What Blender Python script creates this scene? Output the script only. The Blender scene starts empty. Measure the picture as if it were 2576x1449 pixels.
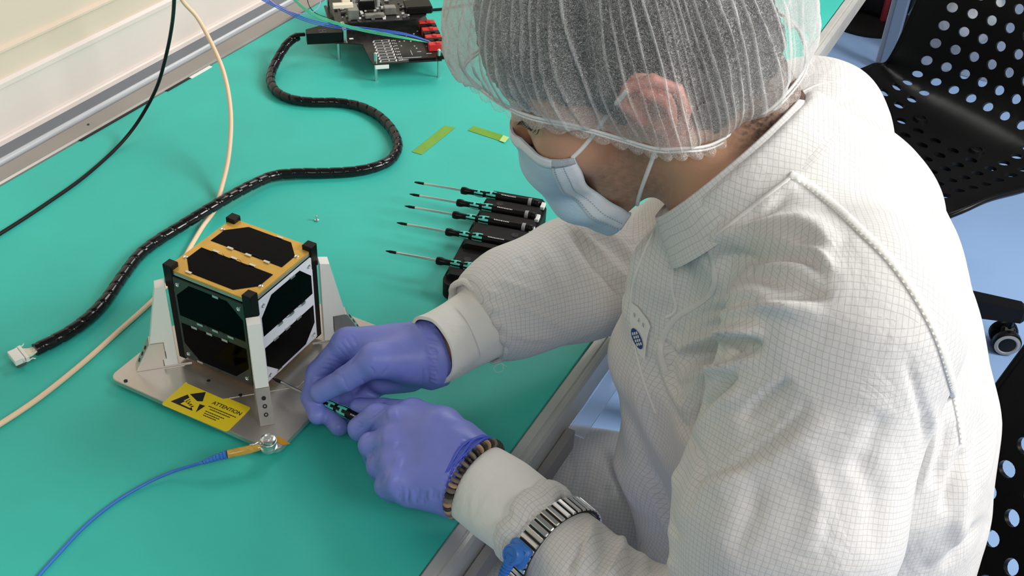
import bpy, bmesh, math, random
import numpy as np
from mathutils import Vector, Matrix
from mathutils.bvhtree import BVHTree

random.seed(7)
TZ = 0.75                      # height of the bench top above the floor
# ------------------------------------------------------------------ camera
CAM = np.array([0.6483, -0.6129, 0.7555])          # measured from the bench top
CR = np.array([[0.8867280824544463, 0.45967867427422837, 0.04907977387870169],
               [0.3128003155897676, -0.5184234325681514, -0.7958599796000553],
               [-0.34039575548681344, 0.7210635623712701, -0.6034882506434529]])
FPX = 2817.75
SC = bpy.context.scene
COL = SC.collection
_c = bpy.data.cameras.new('camera'); cam = bpy.data.objects.new('camera', _c); COL.objects.link(cam)
_c.sensor_width = 36; _c.lens = FPX * 36 / 2576; _c.clip_start = 0.01; _c.clip_end = 60
cam.matrix_world = Matrix(((CR[0][0], -CR[1][0], -CR[2][0], CAM[0]),
                           (CR[0][1], -CR[1][1], -CR[2][1], CAM[1]),
                           (CR[0][2], -CR[1][2], -CR[2][2], CAM[2] + TZ), (0, 0, 0, 1)))
SC.camera = cam
# ------------------------------------------------------------------ world, lights, exposure
w = bpy.data.worlds.new('world'); SC.world = w; w.use_nodes = True
w.node_tree.nodes['Background'].inputs[0].default_value = (0.93, 0.97, 1.0, 1)
w.node_tree.nodes['Background'].inputs[1].default_value = 0.11
SC.view_settings.view_transform = 'Standard'; SC.view_settings.look = 'None'
SC.view_settings.gamma = 1; SC.view_settings.exposure = 0.0; SC.view_settings.use_curve_mapping = False

def area(name, loc, target, sx, sy, power, color=(1, 1, 1)):
    l = bpy.data.lights.new(name, 'AREA'); l.shape = 'RECTANGLE'; l.size = sx; l.size_y = sy
    l.energy = power; l.color = color
    o = bpy.data.objects.new(name, l); COL.objects.link(o)
    o.location = (loc[0], loc[1], loc[2] + TZ)
    o.rotation_euler = (Vector(target) - Vector(loc)).to_track_quat('-Z', 'Y').to_euler()
    return o
area('camera_side_fill', (2.90, 1.40, 2.00), (0.1, 0.1, 0), 1.2, 1.2, 112, (1, 0.985, 0.95))
area('camera_side_fill', (2.90, -0.50, 2.00), (0.1, 0.1, 0), 1.2, 1.2, 42, (1, 0.985, 0.95))
area('camera_side_fill', (0.15, 2.10, 1.80), (0.0, 0.5, 0), 1.2, 0.6, 18, (1, 0.985, 0.96))
area('camera_side_fill', (1.00, -1.60, 1.90), (0.6, 0.0, 0.2), 1.0, 0.6, 12, (1, 0.985, 0.95))  # unseen fill light added to brighten the camera-facing side

# ------------------------------------------------------------------ pixel helpers (photo frame 2576 x 1449)
def ray(x, y): return CR.T @ np.array([(x - 1288.0) / FPX, (y - 724.5) / FPX, 1.0])
def at(x, y, t): return CAM + ray(x, y) * t
def atz(x, y, z=0.0):
    d = ray(x, y); return CAM + d * (z - CAM[2]) / d[2]
def topx(P):
    Y = (np.atleast_2d(P) - CAM) @ CR.T
    return np.c_[1288 + FPX * Y[:, 0] / Y[:, 2], 724.5 + FPX * Y[:, 1] / Y[:, 2], Y[:, 2]]

# ------------------------------------------------------------------ materials
MATS = {}
def srgb(r, g, b):
    f = lambda c: (c / 255 / 12.92) if c / 255 <= 0.04045 else ((c / 255 + 0.055) / 1.055) ** 2.4
    return (f(r), f(g), f(b), 1)
def mat(name, color, rough=0.5, metal=0.0, bump=0.0, bscale=200.0, var=0.0, vscale=20.0, coat=0.0, trans=0.0, sss=0.0, vcol=None, ior=1.45, alpha=1.0):
    if name in MATS: return MATS[name]
    m = bpy.data.materials.new(name); m.use_nodes = True; nt = m.node_tree; b = nt.nodes['Principled BSDF']
    L = nt.links.new
    if len(color) == 3: color = srgb(*color)
    b.inputs['Base Color'].default_value = color; b.inputs['Roughness'].default_value = rough
    b.inputs['Metallic'].default_value = metal; b.inputs['Coat Weight'].default_value = coat
    b.inputs['Coat Roughness'].default_value = 0.1
    b.inputs['Transmission Weight'].default_value = trans; b.inputs['IOR'].default_value = ior; b.inputs['Alpha'].default_value = alpha
    if sss:
        b.inputs['Subsurface Weight'].default_value = sss
        b.inputs['Subsurface Radius'].default_value = (0.01, 0.004, 0.002); b.inputs['Subsurface Scale'].default_value = 0.5
    tc = nt.nodes.new('ShaderNodeTexCoord'); src = None
    if vcol:
        a = nt.nodes.new('ShaderNodeVertexColor'); a.layer_name = vcol; src = a.outputs['Color']; L(src, b.inputs['Base Color'])
    if var:
        n = nt.nodes.new('ShaderNodeTexNoise'); n.inputs['Scale'].default_value = vscale; n.inputs['Detail'].default_value = 6
        L(tc.outputs['Object'], n.inputs['Vector'])
        mr = nt.nodes.new('ShaderNodeMapRange'); mr.inputs[1].default_value = 0.3; mr.inputs[2].default_value = 0.7
        mr.inputs[3].default_value = 1 - var; mr.inputs[4].default_value = 1 + var; L(n.outputs[0], mr.inputs[0])
        mx = nt.nodes.new('ShaderNodeVectorMath'); mx.operation = 'MULTIPLY'
        if src: L(src, mx.inputs[0])
        else: mx.inputs[0].default_value = color[:3]
        L(mr.outputs[0], mx.inputs[1]); L(mx.outputs[0], b.inputs['Base Color'])
        rr = nt.nodes.new('ShaderNodeMath'); rr.operation = 'MULTIPLY'; rr.inputs[1].default_value = rough; L(mr.outputs[0], rr.inputs[0]); L(rr.outputs[0], b.inputs['Roughness'])
    if bump:
        n = nt.nodes.new('ShaderNodeTexNoise'); n.inputs['Scale'].default_value = bscale; n.inputs['Detail'].default_value = 4
        L(tc.outputs['Object'], n.inputs['Vector'])
        bp = nt.nodes.new('ShaderNodeBump'); bp.inputs['Strength'].default_value = bump; bp.inputs['Distance'].default_value = 0.001
        L(n.outputs[0], bp.inputs['Height']); L(bp.outputs[0], b.inputs['Normal'])
    MATS[name] = m; return m

M_MAT = mat('green_mat', (0.040, 0.50, 0.415, 1), 0.5, var=0.05, vscale=9, bump=0.05, bscale=600)
M_BLACK = mat('black_plastic', (0.006, 0.006, 0.006, 1), 0.32, bump=0.05, bscale=900)
M_GLOSS = mat('black_gloss', (0.008, 0.008, 0.009, 1), 0.14)
M_MATTE = mat('black_matte', (0.009, 0.0085, 0.0085, 1), 0.55)
M_CELL = mat('solar_cell', (0.001, 0.001, 0.0015, 1), 0.10, ior=1.18)
M_GOLD = mat('gold_board', (0.74, 0.44, 0.085, 1), 0.36, metal=0.35, var=0.10, vscale=60)
M_ALU = mat('aluminium', (0.60, 0.565, 0.52, 1), 0.33, metal=0.8, var=0.10, vscale=25, bump=0.05, bscale=400)
M_ALUM = mat('brushed_aluminium', (0.58, 0.57, 0.54, 1), 0.45, metal=0.35, var=0.08, vscale=14)
M_STEEL = mat('steel', (0.78, 0.78, 0.76, 1), 0.32, metal=1.0)
M_WHITE = mat('white_plastic', (0.86, 0.85, 0.80, 1), 0.4)
M_WALL = mat('cream_panel', (0.70, 0.585, 0.47, 1), 0.4, coat=0.0, var=0.03, vscale=4)
M_PANEL = mat('white_panel', (0.74, 0.655, 0.60, 1), 0.35, coat=0.0, var=0.03, vscale=5)
M_FLOOR = mat('blue_floor', (0.29, 0.45, 0.74, 1), 0.25, var=0.06, vscale=2.5)
M_PEACH = mat('peach_cable', (0.86, 0.62, 0.42, 1), 0.45)
M_BLUE = mat('blue_plastic', (0.035, 0.17, 0.56, 1), 0.38, bump=0.05, bscale=700)
M_TEAL = mat('teal_mark', (0.10, 0.62, 0.52, 1), 0.45)
M_YEL = mat('yellow_label', (0.80, 0.62, 0.02, 1), 0.4)
M_INK = mat('ink', (0.012, 0.012, 0.012, 1), 0.6)
M_RED = mat('red_plastic', (0.58, 0.03, 0.03, 1), 0.38)
M_SILK = mat('silk_white', (0.8, 0.8, 0.78, 1), 0.5)
M_COPPER = mat('amber_tape', (0.62, 0.30, 0.03, 1), 0.25, coat=0.4)
M_TAPE = mat('green_tape', (0.13, 0.36, 0.004, 1), 0.18, coat=0.6, var=0.08, vscale=50)
M_IVORY = mat('ivory', (0.82, 0.74, 0.58, 1), 0.45)
M_NAVY = mat('navy_ink', (0.02, 0.06, 0.22, 1), 0.6)

for _m in (M_BLACK, M_MATTE, M_CELL, M_GLOSS):
    _m.node_tree.nodes['Principled BSDF'].inputs['Specular IOR Level'].default_value = .22 if _m is not M_GLOSS else .4
# ------------------------------------------------------------------ mesh helpers
class MB:
    """collects shapes; everything in metres, z measured from the bench top"""
    def __init__(s): s.v = []; s.f = []; s.n = 0
    def add(s, V, F):
        V = np.asarray(V, float).reshape(-1, 3); s.v.append(V); s.f += [tuple(i + s.n for i in f) for f in F]; s.n += len(V); return s
    def box(s, c, size, R=None, bev=0.0):
        h = np.array(size) / 2.0; b = min(bev, h.min() * .9)
        if b <= 0:
            V = np.array([[x, y, z] for z in (-1, 1) for y in (-1, 1) for x in (-1, 1)]) * h
            F = [(0, 2, 3, 1), (4, 5, 7, 6), (0, 1, 5, 4), (2, 6, 7, 3), (0, 4, 6, 2), (1, 3, 7, 5)]
        else:
            V = []; 
            for sz in (-1, 1):
                for sy in (-1, 1):
                    for sx in (-1, 1):
                        for a in range(3):
                            p = np.array([sx * (h[0] - b), sy * (h[1] - b), sz * (h[2] - b)]); p[a] += (sx, sy, sz)[a] * b; V.append(p)
            ix = lambda sx, sy, sz, a: ((sz > 0) * 4 + (sy > 0) * 2 + (sx > 0)) * 3 + a
            F = []
            for a in range(3):
                for sg in (-1, 1):
                    q = []
                    for (u, w_) in ((-1, -1), (1, -1), (1, 1), (-1, 1)):
                        sgn = [0, 0, 0]; sgn[a] = sg; sgn[(a + 1) % 3] = u; sgn[(a + 2) % 3] = w_; q.append(ix(*sgn, a))
                    F.append(tuple(q) if sg > 0 else tuple(q[::-1]))
            for a in range(3):
                b1, b2 = (a + 1) % 3, (a + 2) % 3
                for u in (-1, 1):
                    for w_ in (-1, 1):
                        q = []
                        for e, ax in ((-1, b1), (1, b1), (1, b2), (-1, b2)):
                            sgn = [0, 0, 0]; sgn[a] = e; sgn[b1] = u; sgn[b2] = w_; q.append(ix(*sgn, ax))
                        F.append(tuple(q) if u * w_ < 0 else tuple(q[::-1]))
            for sx in (-1, 1):
                for sy in (-1, 1):
                    for sz in (-1, 1):
                        q = (ix(sx, sy, sz, 0), ix(sx, sy, sz, 1), ix(sx, sy, sz, 2)); F.append(q if sx * sy * sz > 0 else q[::-1])
            V = np.array(V)
        if R is not None: V = V @ np.asarray(R).T
        return s.add(V + np.array(c), F)
    def loft(s, rings, cap=True, closed=False):
        n = len(rings[0]); V = np.concatenate([np.asarray(r, float) for r in rings]); F = []
        m = len(rings)
        for i in range(m if closed else m - 1):
            a, b = i * n, ((i + 1) % m) * n
            for j in range(n):
                k = (j + 1) % n; F.append((a + j, a + k, b + k, b + j))
        if cap and not closed: F.append(tuple(range(n))[::-1]); F.append(tuple(range((m - 1) * n, m * n)))
        return s.add(V, F)
    def tube(s, pts, r, n=10, cap=True, closed=False, twist=0.0, flat=1.0):
        pts = np.asarray(pts, float); m = len(pts); r = np.broadcast_to(np.asarray(r, float), (m,)) if np.ndim(r) < 2 else r
        if closed: T = np.roll(pts, -1, 0) - np.roll(pts, 1, 0)
        else: T = np.gradient(pts, axis=0)
        T /= np.linalg.norm(T, axis=1)[:, None] + 1e-12
        up = np.array([0, 0, 1.0]) if abs(T[0][2]) < .9 else np.array([1.0, 0, 0])
        rings = []; u = np.cross(T[0], up); u /= np.linalg.norm(u)
        for i in range(m):
            u = u - T[i] * (u @ T[i]); u /= np.linalg.norm(u) + 1e-12; v = np.cross(T[i], u)
            a = np.arange(n) * 2 * math.pi / n + twist * i
            rings.append(pts[i] + r[i] * (np.cos(a)[:, None] * u + flat * np.sin(a)[:, None] * v))
        return s.loft(rings, cap, closed)
    def lathe(s, prof, o, ax, n=24, cap=True):
        ax = np.array(ax, float); ax /= np.linalg.norm(ax); h = np.array([1.0, 0, 0]) if abs(ax[0]) < .8 else np.array([0, 1.0, 0])
        u = np.cross(ax, h); u /= np.linalg.norm(u); v = np.cross(ax, u); a = np.arange(n) * 2 * math.pi / n
        return s.loft([np.array(o) + ax * z + r * (np.cos(a)[:, None] * u + np.sin(a)[:, None] * v) for r, z in prof], cap)
    def prism(s, poly, o, u, v, w_):
        """flat polygon (2-D) in the frame o,u,v extruded along vector w_"""
        poly = np.asarray(poly, float); o, u, v, w_ = map(lambda q: np.array(q, float), (o, u, v, w_))
        b = o + poly[:, :1] * u + poly[:, 1:] * v; n = len(poly)
        F = [tuple(range(n))[::-1], tuple(range(n, 2 * n))] + [(i, (i + 1) % n, n + (i + 1) % n, n + i) for i in range(n)]
        return s.add(np.concatenate([b, b + w_]), F)
    def arr(s): return np.concatenate(s.v), s.f

ROOT0 = {}
def link(o, parent):
    COL.objects.link(o)
    if parent is not None: o.parent = parent
def origin_of(parent):
    while parent is not None and parent.name not in ROOT0: parent = parent.parent
    return ROOT0.get(parent.name, np.zeros(3)) if parent is not None else np.zeros(3)
def mk(name, data, m, parent=None, smooth=35, label=None, mods=None):
    """one mesh object; its vertices are given in bench coordinates"""
    V, F = data.arr() if isinstance(data, MB) else data
    V = np.array(V, float)
    if parent is None:
        o0 = np.array([V[:, 0].mean(), V[:, 1].mean(), V[:, 2].min()])
    else: o0 = origin_of(parent)
    me = bpy.data.meshes.new(name); me.from_pydata((V - o0).tolist(), [], [list(map(int, f)) for f in F]); me.update()
    bm = bmesh.new(); bm.from_mesh(me); bmesh.ops.recalc_face_normals(bm, faces=bm.faces); bm.to_mesh(me); bm.free()
    o = bpy.data.objects.new(name, me)
    for mm in (m if isinstance(m, (list, tuple)) else [m]): me.materials.append(mm)
    if smooth:
        me.polygons.foreach_set('use_smooth', [True] * len(me.polygons))
        if smooth < 180: me.set_sharp_from_angle(angle=math.radians(smooth))
    link(o, parent)
    if parent is None: o.location = (o0[0], o0[1], o0[2] + TZ); ROOT0[o.name] = o0
    if label: o['label'] = label
    return o
def thing(name, label, cat, loc, group=None, rz=0.0):
    """an Empty at the base of a thing that parents its parts"""
    o = bpy.data.objects.new(name, None); o.empty_display_size = 0.02; COL.objects.link(o)
    o.location = (loc[0], loc[1], loc[2] + TZ); ROOT0[o.name] = np.array(loc, float)
    o['label'] = label; o['category'] = cat
    if group: o['group'] = group
    return o
def tag(o, label, cat, group=None):
    o['label'] = label; o['category'] = cat
    if group: o['group'] = group
    return o
def struct(o): o['kind'] = 'structure'; return o
def catmull(P, k=8, closed=False):
    P = np.asarray(P, float); n = len(P); out = []
    for i in range(n if closed else n - 1):
        g = (lambda j: P[j % n]) if closed else (lambda j: P[min(max(j, 0), n - 1)])
        a, b, c, d = g(i - 1), g(i), g(i + 1), g(i + 2)
        for t in np.arange(k) / k:
            out.append(.5 * (2 * b + (c - a) * t + (2 * a - 5 * b + 4 * c - d) * t * t + (3 * b - a - 3 * c + d) * t ** 3))
    if not closed: out.append(P[-1])
    return np.array(out)
def resample(P, step, closed=False):
    if closed: P = np.vstack([P, P[:1]])
    s = np.r_[0, np.cumsum(np.linalg.norm(np.diff(P, axis=0), axis=1))]; n = max(2, int(s[-1] / step)); q = np.linspace(0, s[-1], n + 1)
    R = np.c_[[np.interp(q, s, P[:, i]) for i in range(3)]].T
    return R[:-1] if closed else R
FONTS = {}
def text_mesh(body, size, spacing=1.0, bold=0.0):
    """flat lettering as 2-D vertices and faces, lower left at 0,0"""
    c = bpy.data.curves.new('t', 'FONT'); c.body = body; c.size = size; c.space_character = spacing; c.offset = bold
    o = bpy.data.objects.new('t', c); COL.objects.link(o); bpy.context.view_layer.update()
    me = bpy.data.meshes.new_from_object(o.evaluated_get(bpy.context.evaluated_depsgraph_get()))
    V = np.array([v.co[:] for v in me.vertices]); F = [tuple(p.vertices) for p in me.polygons]
    bpy.data.objects.remove(o); bpy.data.meshes.remove(me); bpy.data.curves.remove(c)
    return V, F
def place2d(mb, V, F, o, u, v):
    mb.add(np.array(o) + V[:, :1] * np.array(u) + V[:, 1:2] * np.array(v), F)
# ================================================================== the setting
Y0, Y1 = -0.95, 2.35
b = MB(); b.box((1.2, 1.6, -TZ - 0.02), (9, 9, 0.04)); struct(mk('floor', b, M_FLOOR, smooth=0))
b = MB(); b.box((-0.90, 1.0, 0.35), (0.04, 7.5, 2.2)); struct(mk('wall_back', b, M_WALL, smooth=0))
b = MB(); b.box((1.2, 5.2, 0.35), (5, 0.05, 2.2)); struct(mk('wall_end', b, mat('grey_wall', (0.45, 0.47, 0.5, 1), 0.5), smooth=0))

def profile(mb, pts, y0=Y0, y1=Y1):
    """closed x,z outline run along y"""
    p = [(x, z) for x, z in pts]
    return mb.prism(p, (0, y0, 0), (1, 0, 0), (0, 0, 1), (0, y1 - y0, 0))
XF, XB = 0.3375, -0.408                      # front and back edge of the mat
bench = thing('workbench', 'long assembly bench with aluminium edge rails under the green mat', 'workbench', (-0.03, 0.7, -0.72))
b = MB(); b.box((-0.035, (Y0 + Y1) / 2, -0.0165), (0.76, Y1 - Y0, 0.027)); mk('bench_top', b, mat('grey_board', (0.35, 0.36, 0.36, 1), 0.5), bench, 0)
b = MB(); profile(b, [(XF + .002, -.03), (XF + .002, .0005), (XF + .003, .0018), (XF + .0115, .0018), (XF + .0125, .0004), (XF + .0140, .0004), (XF + .015, .0014), (XF + .0185, .0008), (XF + .021, -.003), (XF + .0215, -.009), (XF + .0215, -.018), (XF + .020, -.019), (XF + .020, -.030)])
mk('front_rail', b, M_ALUM, bench, 25)
b = MB(); profile(b, [(XF + .0205, -.0195), (XF + .0205, -.036), (XF + .006, -.036), (XF + .006, -.031), (XF + .0195, -.031)]); mk('under_rail', b, M_ALUM, bench, 0)
b = MB(); profile(b, [(XF + .030, -.031), (XF + .030, -.056), (XF + .0215, -.056), (XF + .0215, -.031)], -0.4, 0.15); mk('cable_tray', b, mat('tray_grey', (0.30, 0.285, 0.285, 1), 0.45), bench, 0)
b = MB(); profile(b, [(XF + .040, -.036), (XF + .040, -.0375), (XF + .0215, -.0375), (XF + .0215, -.036)], 0.15, 0.9); mk('clear_strip', b, mat('clear_strip', (0.9, 0.93, 0.97, 1), 0.15, trans=0.9, ior=1.2), bench, 0)
b = MB(); profile(b, [(XB - .0015, -.02), (XB - .0015, .0008), (XB - .003, .0032), (XB - .006, .0036), (XB - .029, .0036), (XB - .029, -.02)]); mk('rear_rail', b, mat('taupe_rail', (0.34, 0.31, 0.285, 1), 0.42, metal=.3, var=.06, vscale=8), bench, 25)
b = MB(); profile(b, [(XB - .066, .004), (XB - .047, .001), (XB - .047, -.018), (XB - .066, -.018)]); mk('channel_rail', b, mat('rail_shaded', (0.17, 0.185, 0.21, 1), 0.4, metal=0.3), bench, 15)  # darker colour stands in for the rail's less lit upper slope
b = MB(); profile(b, [(XB - .047, -.018), (XB - .047, .0025), (XB - .044, .0035), (XB - .041, .0022), (XB - .0395, -.001), (XB - .0395, -.018)]); mk('lit_lip', b, mat('rail_lit', (0.55, 0.57, 0.60, 1), 0.38, metal=0.35), bench, 30)  # brighter colour stands in for the lit edge of the same rail
b = MB(); profile(b, [(XB - .0395, -.018), (XB - .0395, -.0035), (XB - .029, -.0035), (XB - .029, -.018)]); mk('groove_shade', b, M_INK, bench, 0)  # black filler strip standing in for the shade inside the groove
for y in (-0.6, 0.95):
    for x in (-0.36, 0.26):
        b = MB(); b.box((x, y, -.375 - .01), (.045, .045, .69), bev=.003); mk('leg', b, M_ALUM, bench, 30)
for (px_, py_) in ((222, 313),):
    p = atz(px_, py_, .0042); b = MB(); b.lathe([(.0016, 0), (.0016, .0004)], p, (0, 0, 1), 16); mk('rail_hole', b, M_INK, bench, 40)
# panel behind the bench
bp = thing('rear_panel', 'glossy cream and white upstand panel with ribs behind the bench', 'panel', (-0.48, 0.7, -0.02))
b = MB(); profile(b, [(-.474, -.02), (-.474, .010), (-.476, .012), (-.479, .012), (-.480, .072), (-.477, .074), (-.477, .080), (-.482, .083), (-.488, .083), (-.488, -.02)]); mk('lower_board', b, M_PANEL, bp, 25)
b = MB(); profile(b, [(-.484, .083), (-.484, .114), (-.480, .116), (-.480, .119), (-.486, .121), (-.486, .45), (-.496, .45), (-.496, .083)]); mk('upper_board', b, M_WALL, bp, 25)

# the mat
b = MB(); b.box(((XF + XB) / 2, (Y0 + Y1) / 2, -.0015), (XF - XB, Y1 - Y0, .003), bev=.0008)
tag(mk('bench_mat', b, M_MAT, smooth=0), 'smooth green antistatic mat covering the whole bench top', 'mat')
for a, c in (((205, 355), (390, 258)), ((430, 232), (520, 186))):
    A, B_ = atz(*a, .0006), atz(*c, .0006); tp = MB(); tp.box((XB + .0016, (A[1] + B_[1]) / 2, .0006), (.0034, abs(B_[1] - A[1]), .0012)); mk('edge_gap', tp, M_INK, bench, 0)
b = MB(); A = atz(500, 180, .0008); b.box((XB + .003, A[1], .0008), (.005, .045, .0012)); mk('paper_shim', b, M_WHITE, bench, 0)

# green tape strips
def strip(pts, z=.0004, th=.0002): 
    P = [atz(x, y, z) for x, y in pts]; mb = MB(); n = len(P); P = np.array(P)
    return mb.add(np.vstack([P, P + [0, 0, th]]), [tuple(range(n)), tuple(range(n, 2 * n))] + [(i, (i + 1) % n, n + (i + 1) % n, n + i) for i in range(n)])
tag(mk('tape_strip', strip([(1036, 382), (1061, 389), (1145, 321), (1119, 316)]), M_TAPE, smooth=0), 'long green translucent tape strip lying slanted on the mat beside the black loom', 'tape')
tr = thing('tape_strip', 'shorter green tape strip with a pale lifted end near the face mask', 'tape', atz(1230, 335, 0))
mk('tape', strip([(1191, 317), (1177, 328), (1256, 354), (1266, 340)]), M_TAPE, tr, 0)
mk('lifted_end', strip([(1266, 340), (1256, 354), (1270, 359), (1281, 346)], .0012), mat('pale_tape', (0.50, 0.72, 0.25, 1), 0.3), tr, 0)

# tiny screw on the mat
sp = atz(797, 555, 0); sc = thing('machine_screw', 'tiny steel screw standing on its head behind the small satellite', 'screw', sp)
b = MB(); b.lathe([(.0012, 0), (.0028, .0006), (.0028, .0016), (.0012, .0026)], sp, (0, 0, 1), 18); mk('head', b, M_STEEL, sc, 30)
b = MB(); b.lathe([(.0011 + .0002 * (i % 2), .0026 + i * .0004) for i in range(12)], sp, (0, 0, 1), 14); mk('shank', b, M_STEEL, sc, 180)

# ================================================================== cables
def cable(name, pts, r, m, label, n=12, step=.004):
    P = resample(catmull(pts, 10), step); mb = MB().tube(P, r, n); return tag(mk(name, mb, m, smooth=180), label, 'cable'), P
RB = .0022
pc = [(437, -60, .30), (438, 0, .25), (433, 60, .195), (420, 130, .14), (398, 210, .085), (368, 272, .042), (330, 330, .014), (280, 385, RB), (205, 450, RB), (120, 510, RB), (40, 563, RB), (-60, 625, RB)]
cable('thin_cable', [atz(x, y, z) for x, y, z in pc], RB, M_MATTE, 'thin black cable hanging over the rear rail onto the mat')
RP = .0028
pp = [(430, -60, .20), (458, 0, .165), (497, 45, .14), (535, 115, .112), (562, 180, .090), (577, 250, .070), (581, 320, .050), (574, 400, .028), (558, 470, .010), (541, 525, RP + .0002), (510, 570, RP), (480, 620, RP), (440, 690, RP), (385, 755, RP), (300, 832, RP), (210, 912, RP), (120, 985, RP), (50, 1035, RP), (-60, 1105, RP)]
cable('coaxial_cable', [atz(x, y, z) for x, y, z in pp], RP, M_PEACH, 'peach coloured round cable curving under the black loom past the satellite')
cable('thin_cable', [atz(x, y, RB) for x, y in [(1040, 30), (1085, 25), (1120, 22), (1150, 16), (1230, 0), (1330, -30)]], RB, M_BLACK, 'thin black cable leaving the circuit board towards the hair net')

# spiral wrapped loom with its white plug
RL = .0066
pl = [(748, 92, .030), (725, 108, .026), (703, 140, .016), (686, 175, RL + .001), (681, 205, RL), (697, 232, RL), (735, 250, RL), (790, 257, RL), (850, 258, RL), (905, 268, RL), (950, 290, RL), (985, 325, RL), (1001, 365, RL), (985, 400, RL), (945, 420, RL), (890, 431, RL), (820, 435, RL), (750, 436, RL + .001), (690, 442, RL + .002), (640, 462, RL + .004), (590, 488, RL + .0055), (545, 514, RL + .0062), (500, 541, RL + .0045), (450, 572, RL + .001), (400, 603, RL), (350, 642, RL), (305, 700, RL), (270, 750, RL), (228, 795, RL), (180, 832, RL), (130, 860, RL), (88, 880, RL)]
P = resample(catmull([atz(x, y, z) for x, y, z in pl], 10), .0016)
loom = thing('cable_loom', 'thick black spiral-wrapped cable loom snaking across the mat to a white plug', 'cable', P[len(P) // 2] * [1, 1, 0])
S = np.arange(len(P)) * .0016
mb = MB(); n = 18
T = np.gradient(P, axis=0); T /= np.linalg.norm(T, axis=1)[:, None]; rings = []
u = np.cross(T[0], [0, 0, 1]); u /= np.linalg.norm(u)
for i in range(len(P)):
    u = u - T[i] * (u @ T[i]); u /= np.linalg.norm(u); v = np.cross(T[i], u); a = np.arange(n) * 2 * math.pi / n
    ph = ((S[i] / .0165 - a / (2 * math.pi)) % 1.0); g = np.exp(-((np.minimum(ph, 1 - ph)) / .06) ** 2)
    rr = RL * (1 - .16 * g + .05 * (ph - .5)); rings.append(P[i] + rr[:, None] * (np.cos(a)[:, None] * u + np.sin(a)[:, None] * v))
mb.loft(rings); mk('spiral_wrap', mb, M_GLOSS, loom, 70)
e0 = P[-1]; d0 = atz(52, 896, .006) - e0; d0 /= np.linalg.norm(d0); sd = np.cross([0, 0, 1], d0); sd /= np.linalg.norm(sd)
Rc = np.c_[d0, sd, np.cross(d0, sd)]
pc0 = atz(52, 893, .009)
b = MB()
for k in range(9):
    q = (k - 4) / 4.0
    b.tube(catmull([e0 + d0 * -.004 + sd * q * .003 + np.array([0, 0, .001 * (k % 3 - 1)]), e0 + d0 * .005 + sd * q * .0055 + np.array([0, 0, .002 * (1 - q * q)]), pc0 + sd * q * .0078 - d0 * .004], 6), .0010, 6)
mk('wire_bundle', b, M_IVORY, loom, 180)
pl_ = MB(); pl_.box(pc0 - d0 * .003, (.0035, .022, .0065), Rc, .0005); pl_.box(pc0 + d0 * .0005, (.0025, .020, .0060), Rc, .0004); pl_.box(pc0 + d0 * .005, (.0085, .0185, .0070), Rc, .0005)
pg = mk('plug', pl_, M_WHITE, loom, 30)
for sg in (-1, 1): b = MB(); b.tube([pc0 + sd * sg * .0115 + d0 * .001, pc0 + sd * sg * .0135 - d0 * .002, pc0 + sd * sg * .012 - d0 * .007, pc0 + sd * sg * .0145 - d0 * .009], .0006, 6); mk('latch', b, M_WHITE, pg, 180)
b = MB(); b.box(pc0 + d0 * .0035 - np.array([0, 0, .0052]), (.009, .016, .005), Rc, .0005); mk('socket', b, mat('dark_grey', (0.1, 0.1, 0.105, 1)), pg, 30)

# ================================================================== test fixture
zp = .0102
fx = thing('test_stand', 'square aluminium base plate with four upright brackets holding the small satellite', 'stand', (.0565, .046, 0))
def rrect(x0, y0, x1, y1, r, k=6):
    out = []
    for cx_, cy_, a0 in ((x1 - r, y1 - r, 0), (x0 + r, y1 - r, 90), (x0 + r, y0 + r, 180), (x1 - r, y0 + r, 270)):
        for i in range(k + 1): a = math.radians(a0 + 90 * i / k); out.append((cx_ + r * math.cos(a), cy_ + r * math.sin(a)))
    return out
px0, py0, px1, py1 = -.0425, -.0535, .1575, .1465
b = MB(); b.prism(rrect(px0, py0, px1, py1, .010), (0, 0, .0055), (1, 0, 0), (0, 1, 0), (0, 0, zp - .0055))
b.prism(rrect(px0 + .0006, py0 + .0006, px1 - .0006, py1 - .0006, .0095), (0, 0, zp), (1, 0, 0), (0, 1, 0), (0, 0, .0003))
o = mk('base_plate', b, M_ALU, fx, 30)
for x in (px0 + .02, px1 - .02):
    for y in (py0 + .02, py1 - .02): mk('rubber_foot', MB().lathe([(.008, 0), (.008, .0055)], (x, y, 0), (0, 0, 1), 20), M_BLACK, fx, 30)
oc = [(.035, -.0), (.065, -.0), (.1, .035), (.1, .065), (.065, .1), (.035, .1), (.0, .065), (.0, .035)]
b = MB(); b.prism([((x - .05) * 1.45 + .05, (y - .05) * 1.45 + .05) for x, y in oc], (0, 0, zp + .0003), (1, 0, 0), (0, 1, 0), (0, 0, .0006)); mk('centre_plate', b, M_ALU, fx, 20)
for q in ((316, 958), (525, 958), (605, 994), (761, 998)):
    p = atz(*q, zp + .0006); b = MB(); b.lathe([(.0019, 0), (.0019, .0004)], p, (0, 0, 1), 18); mk('screw_hole', b, M_INK, fx, 40)
s2 = 2 ** -.5
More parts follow.
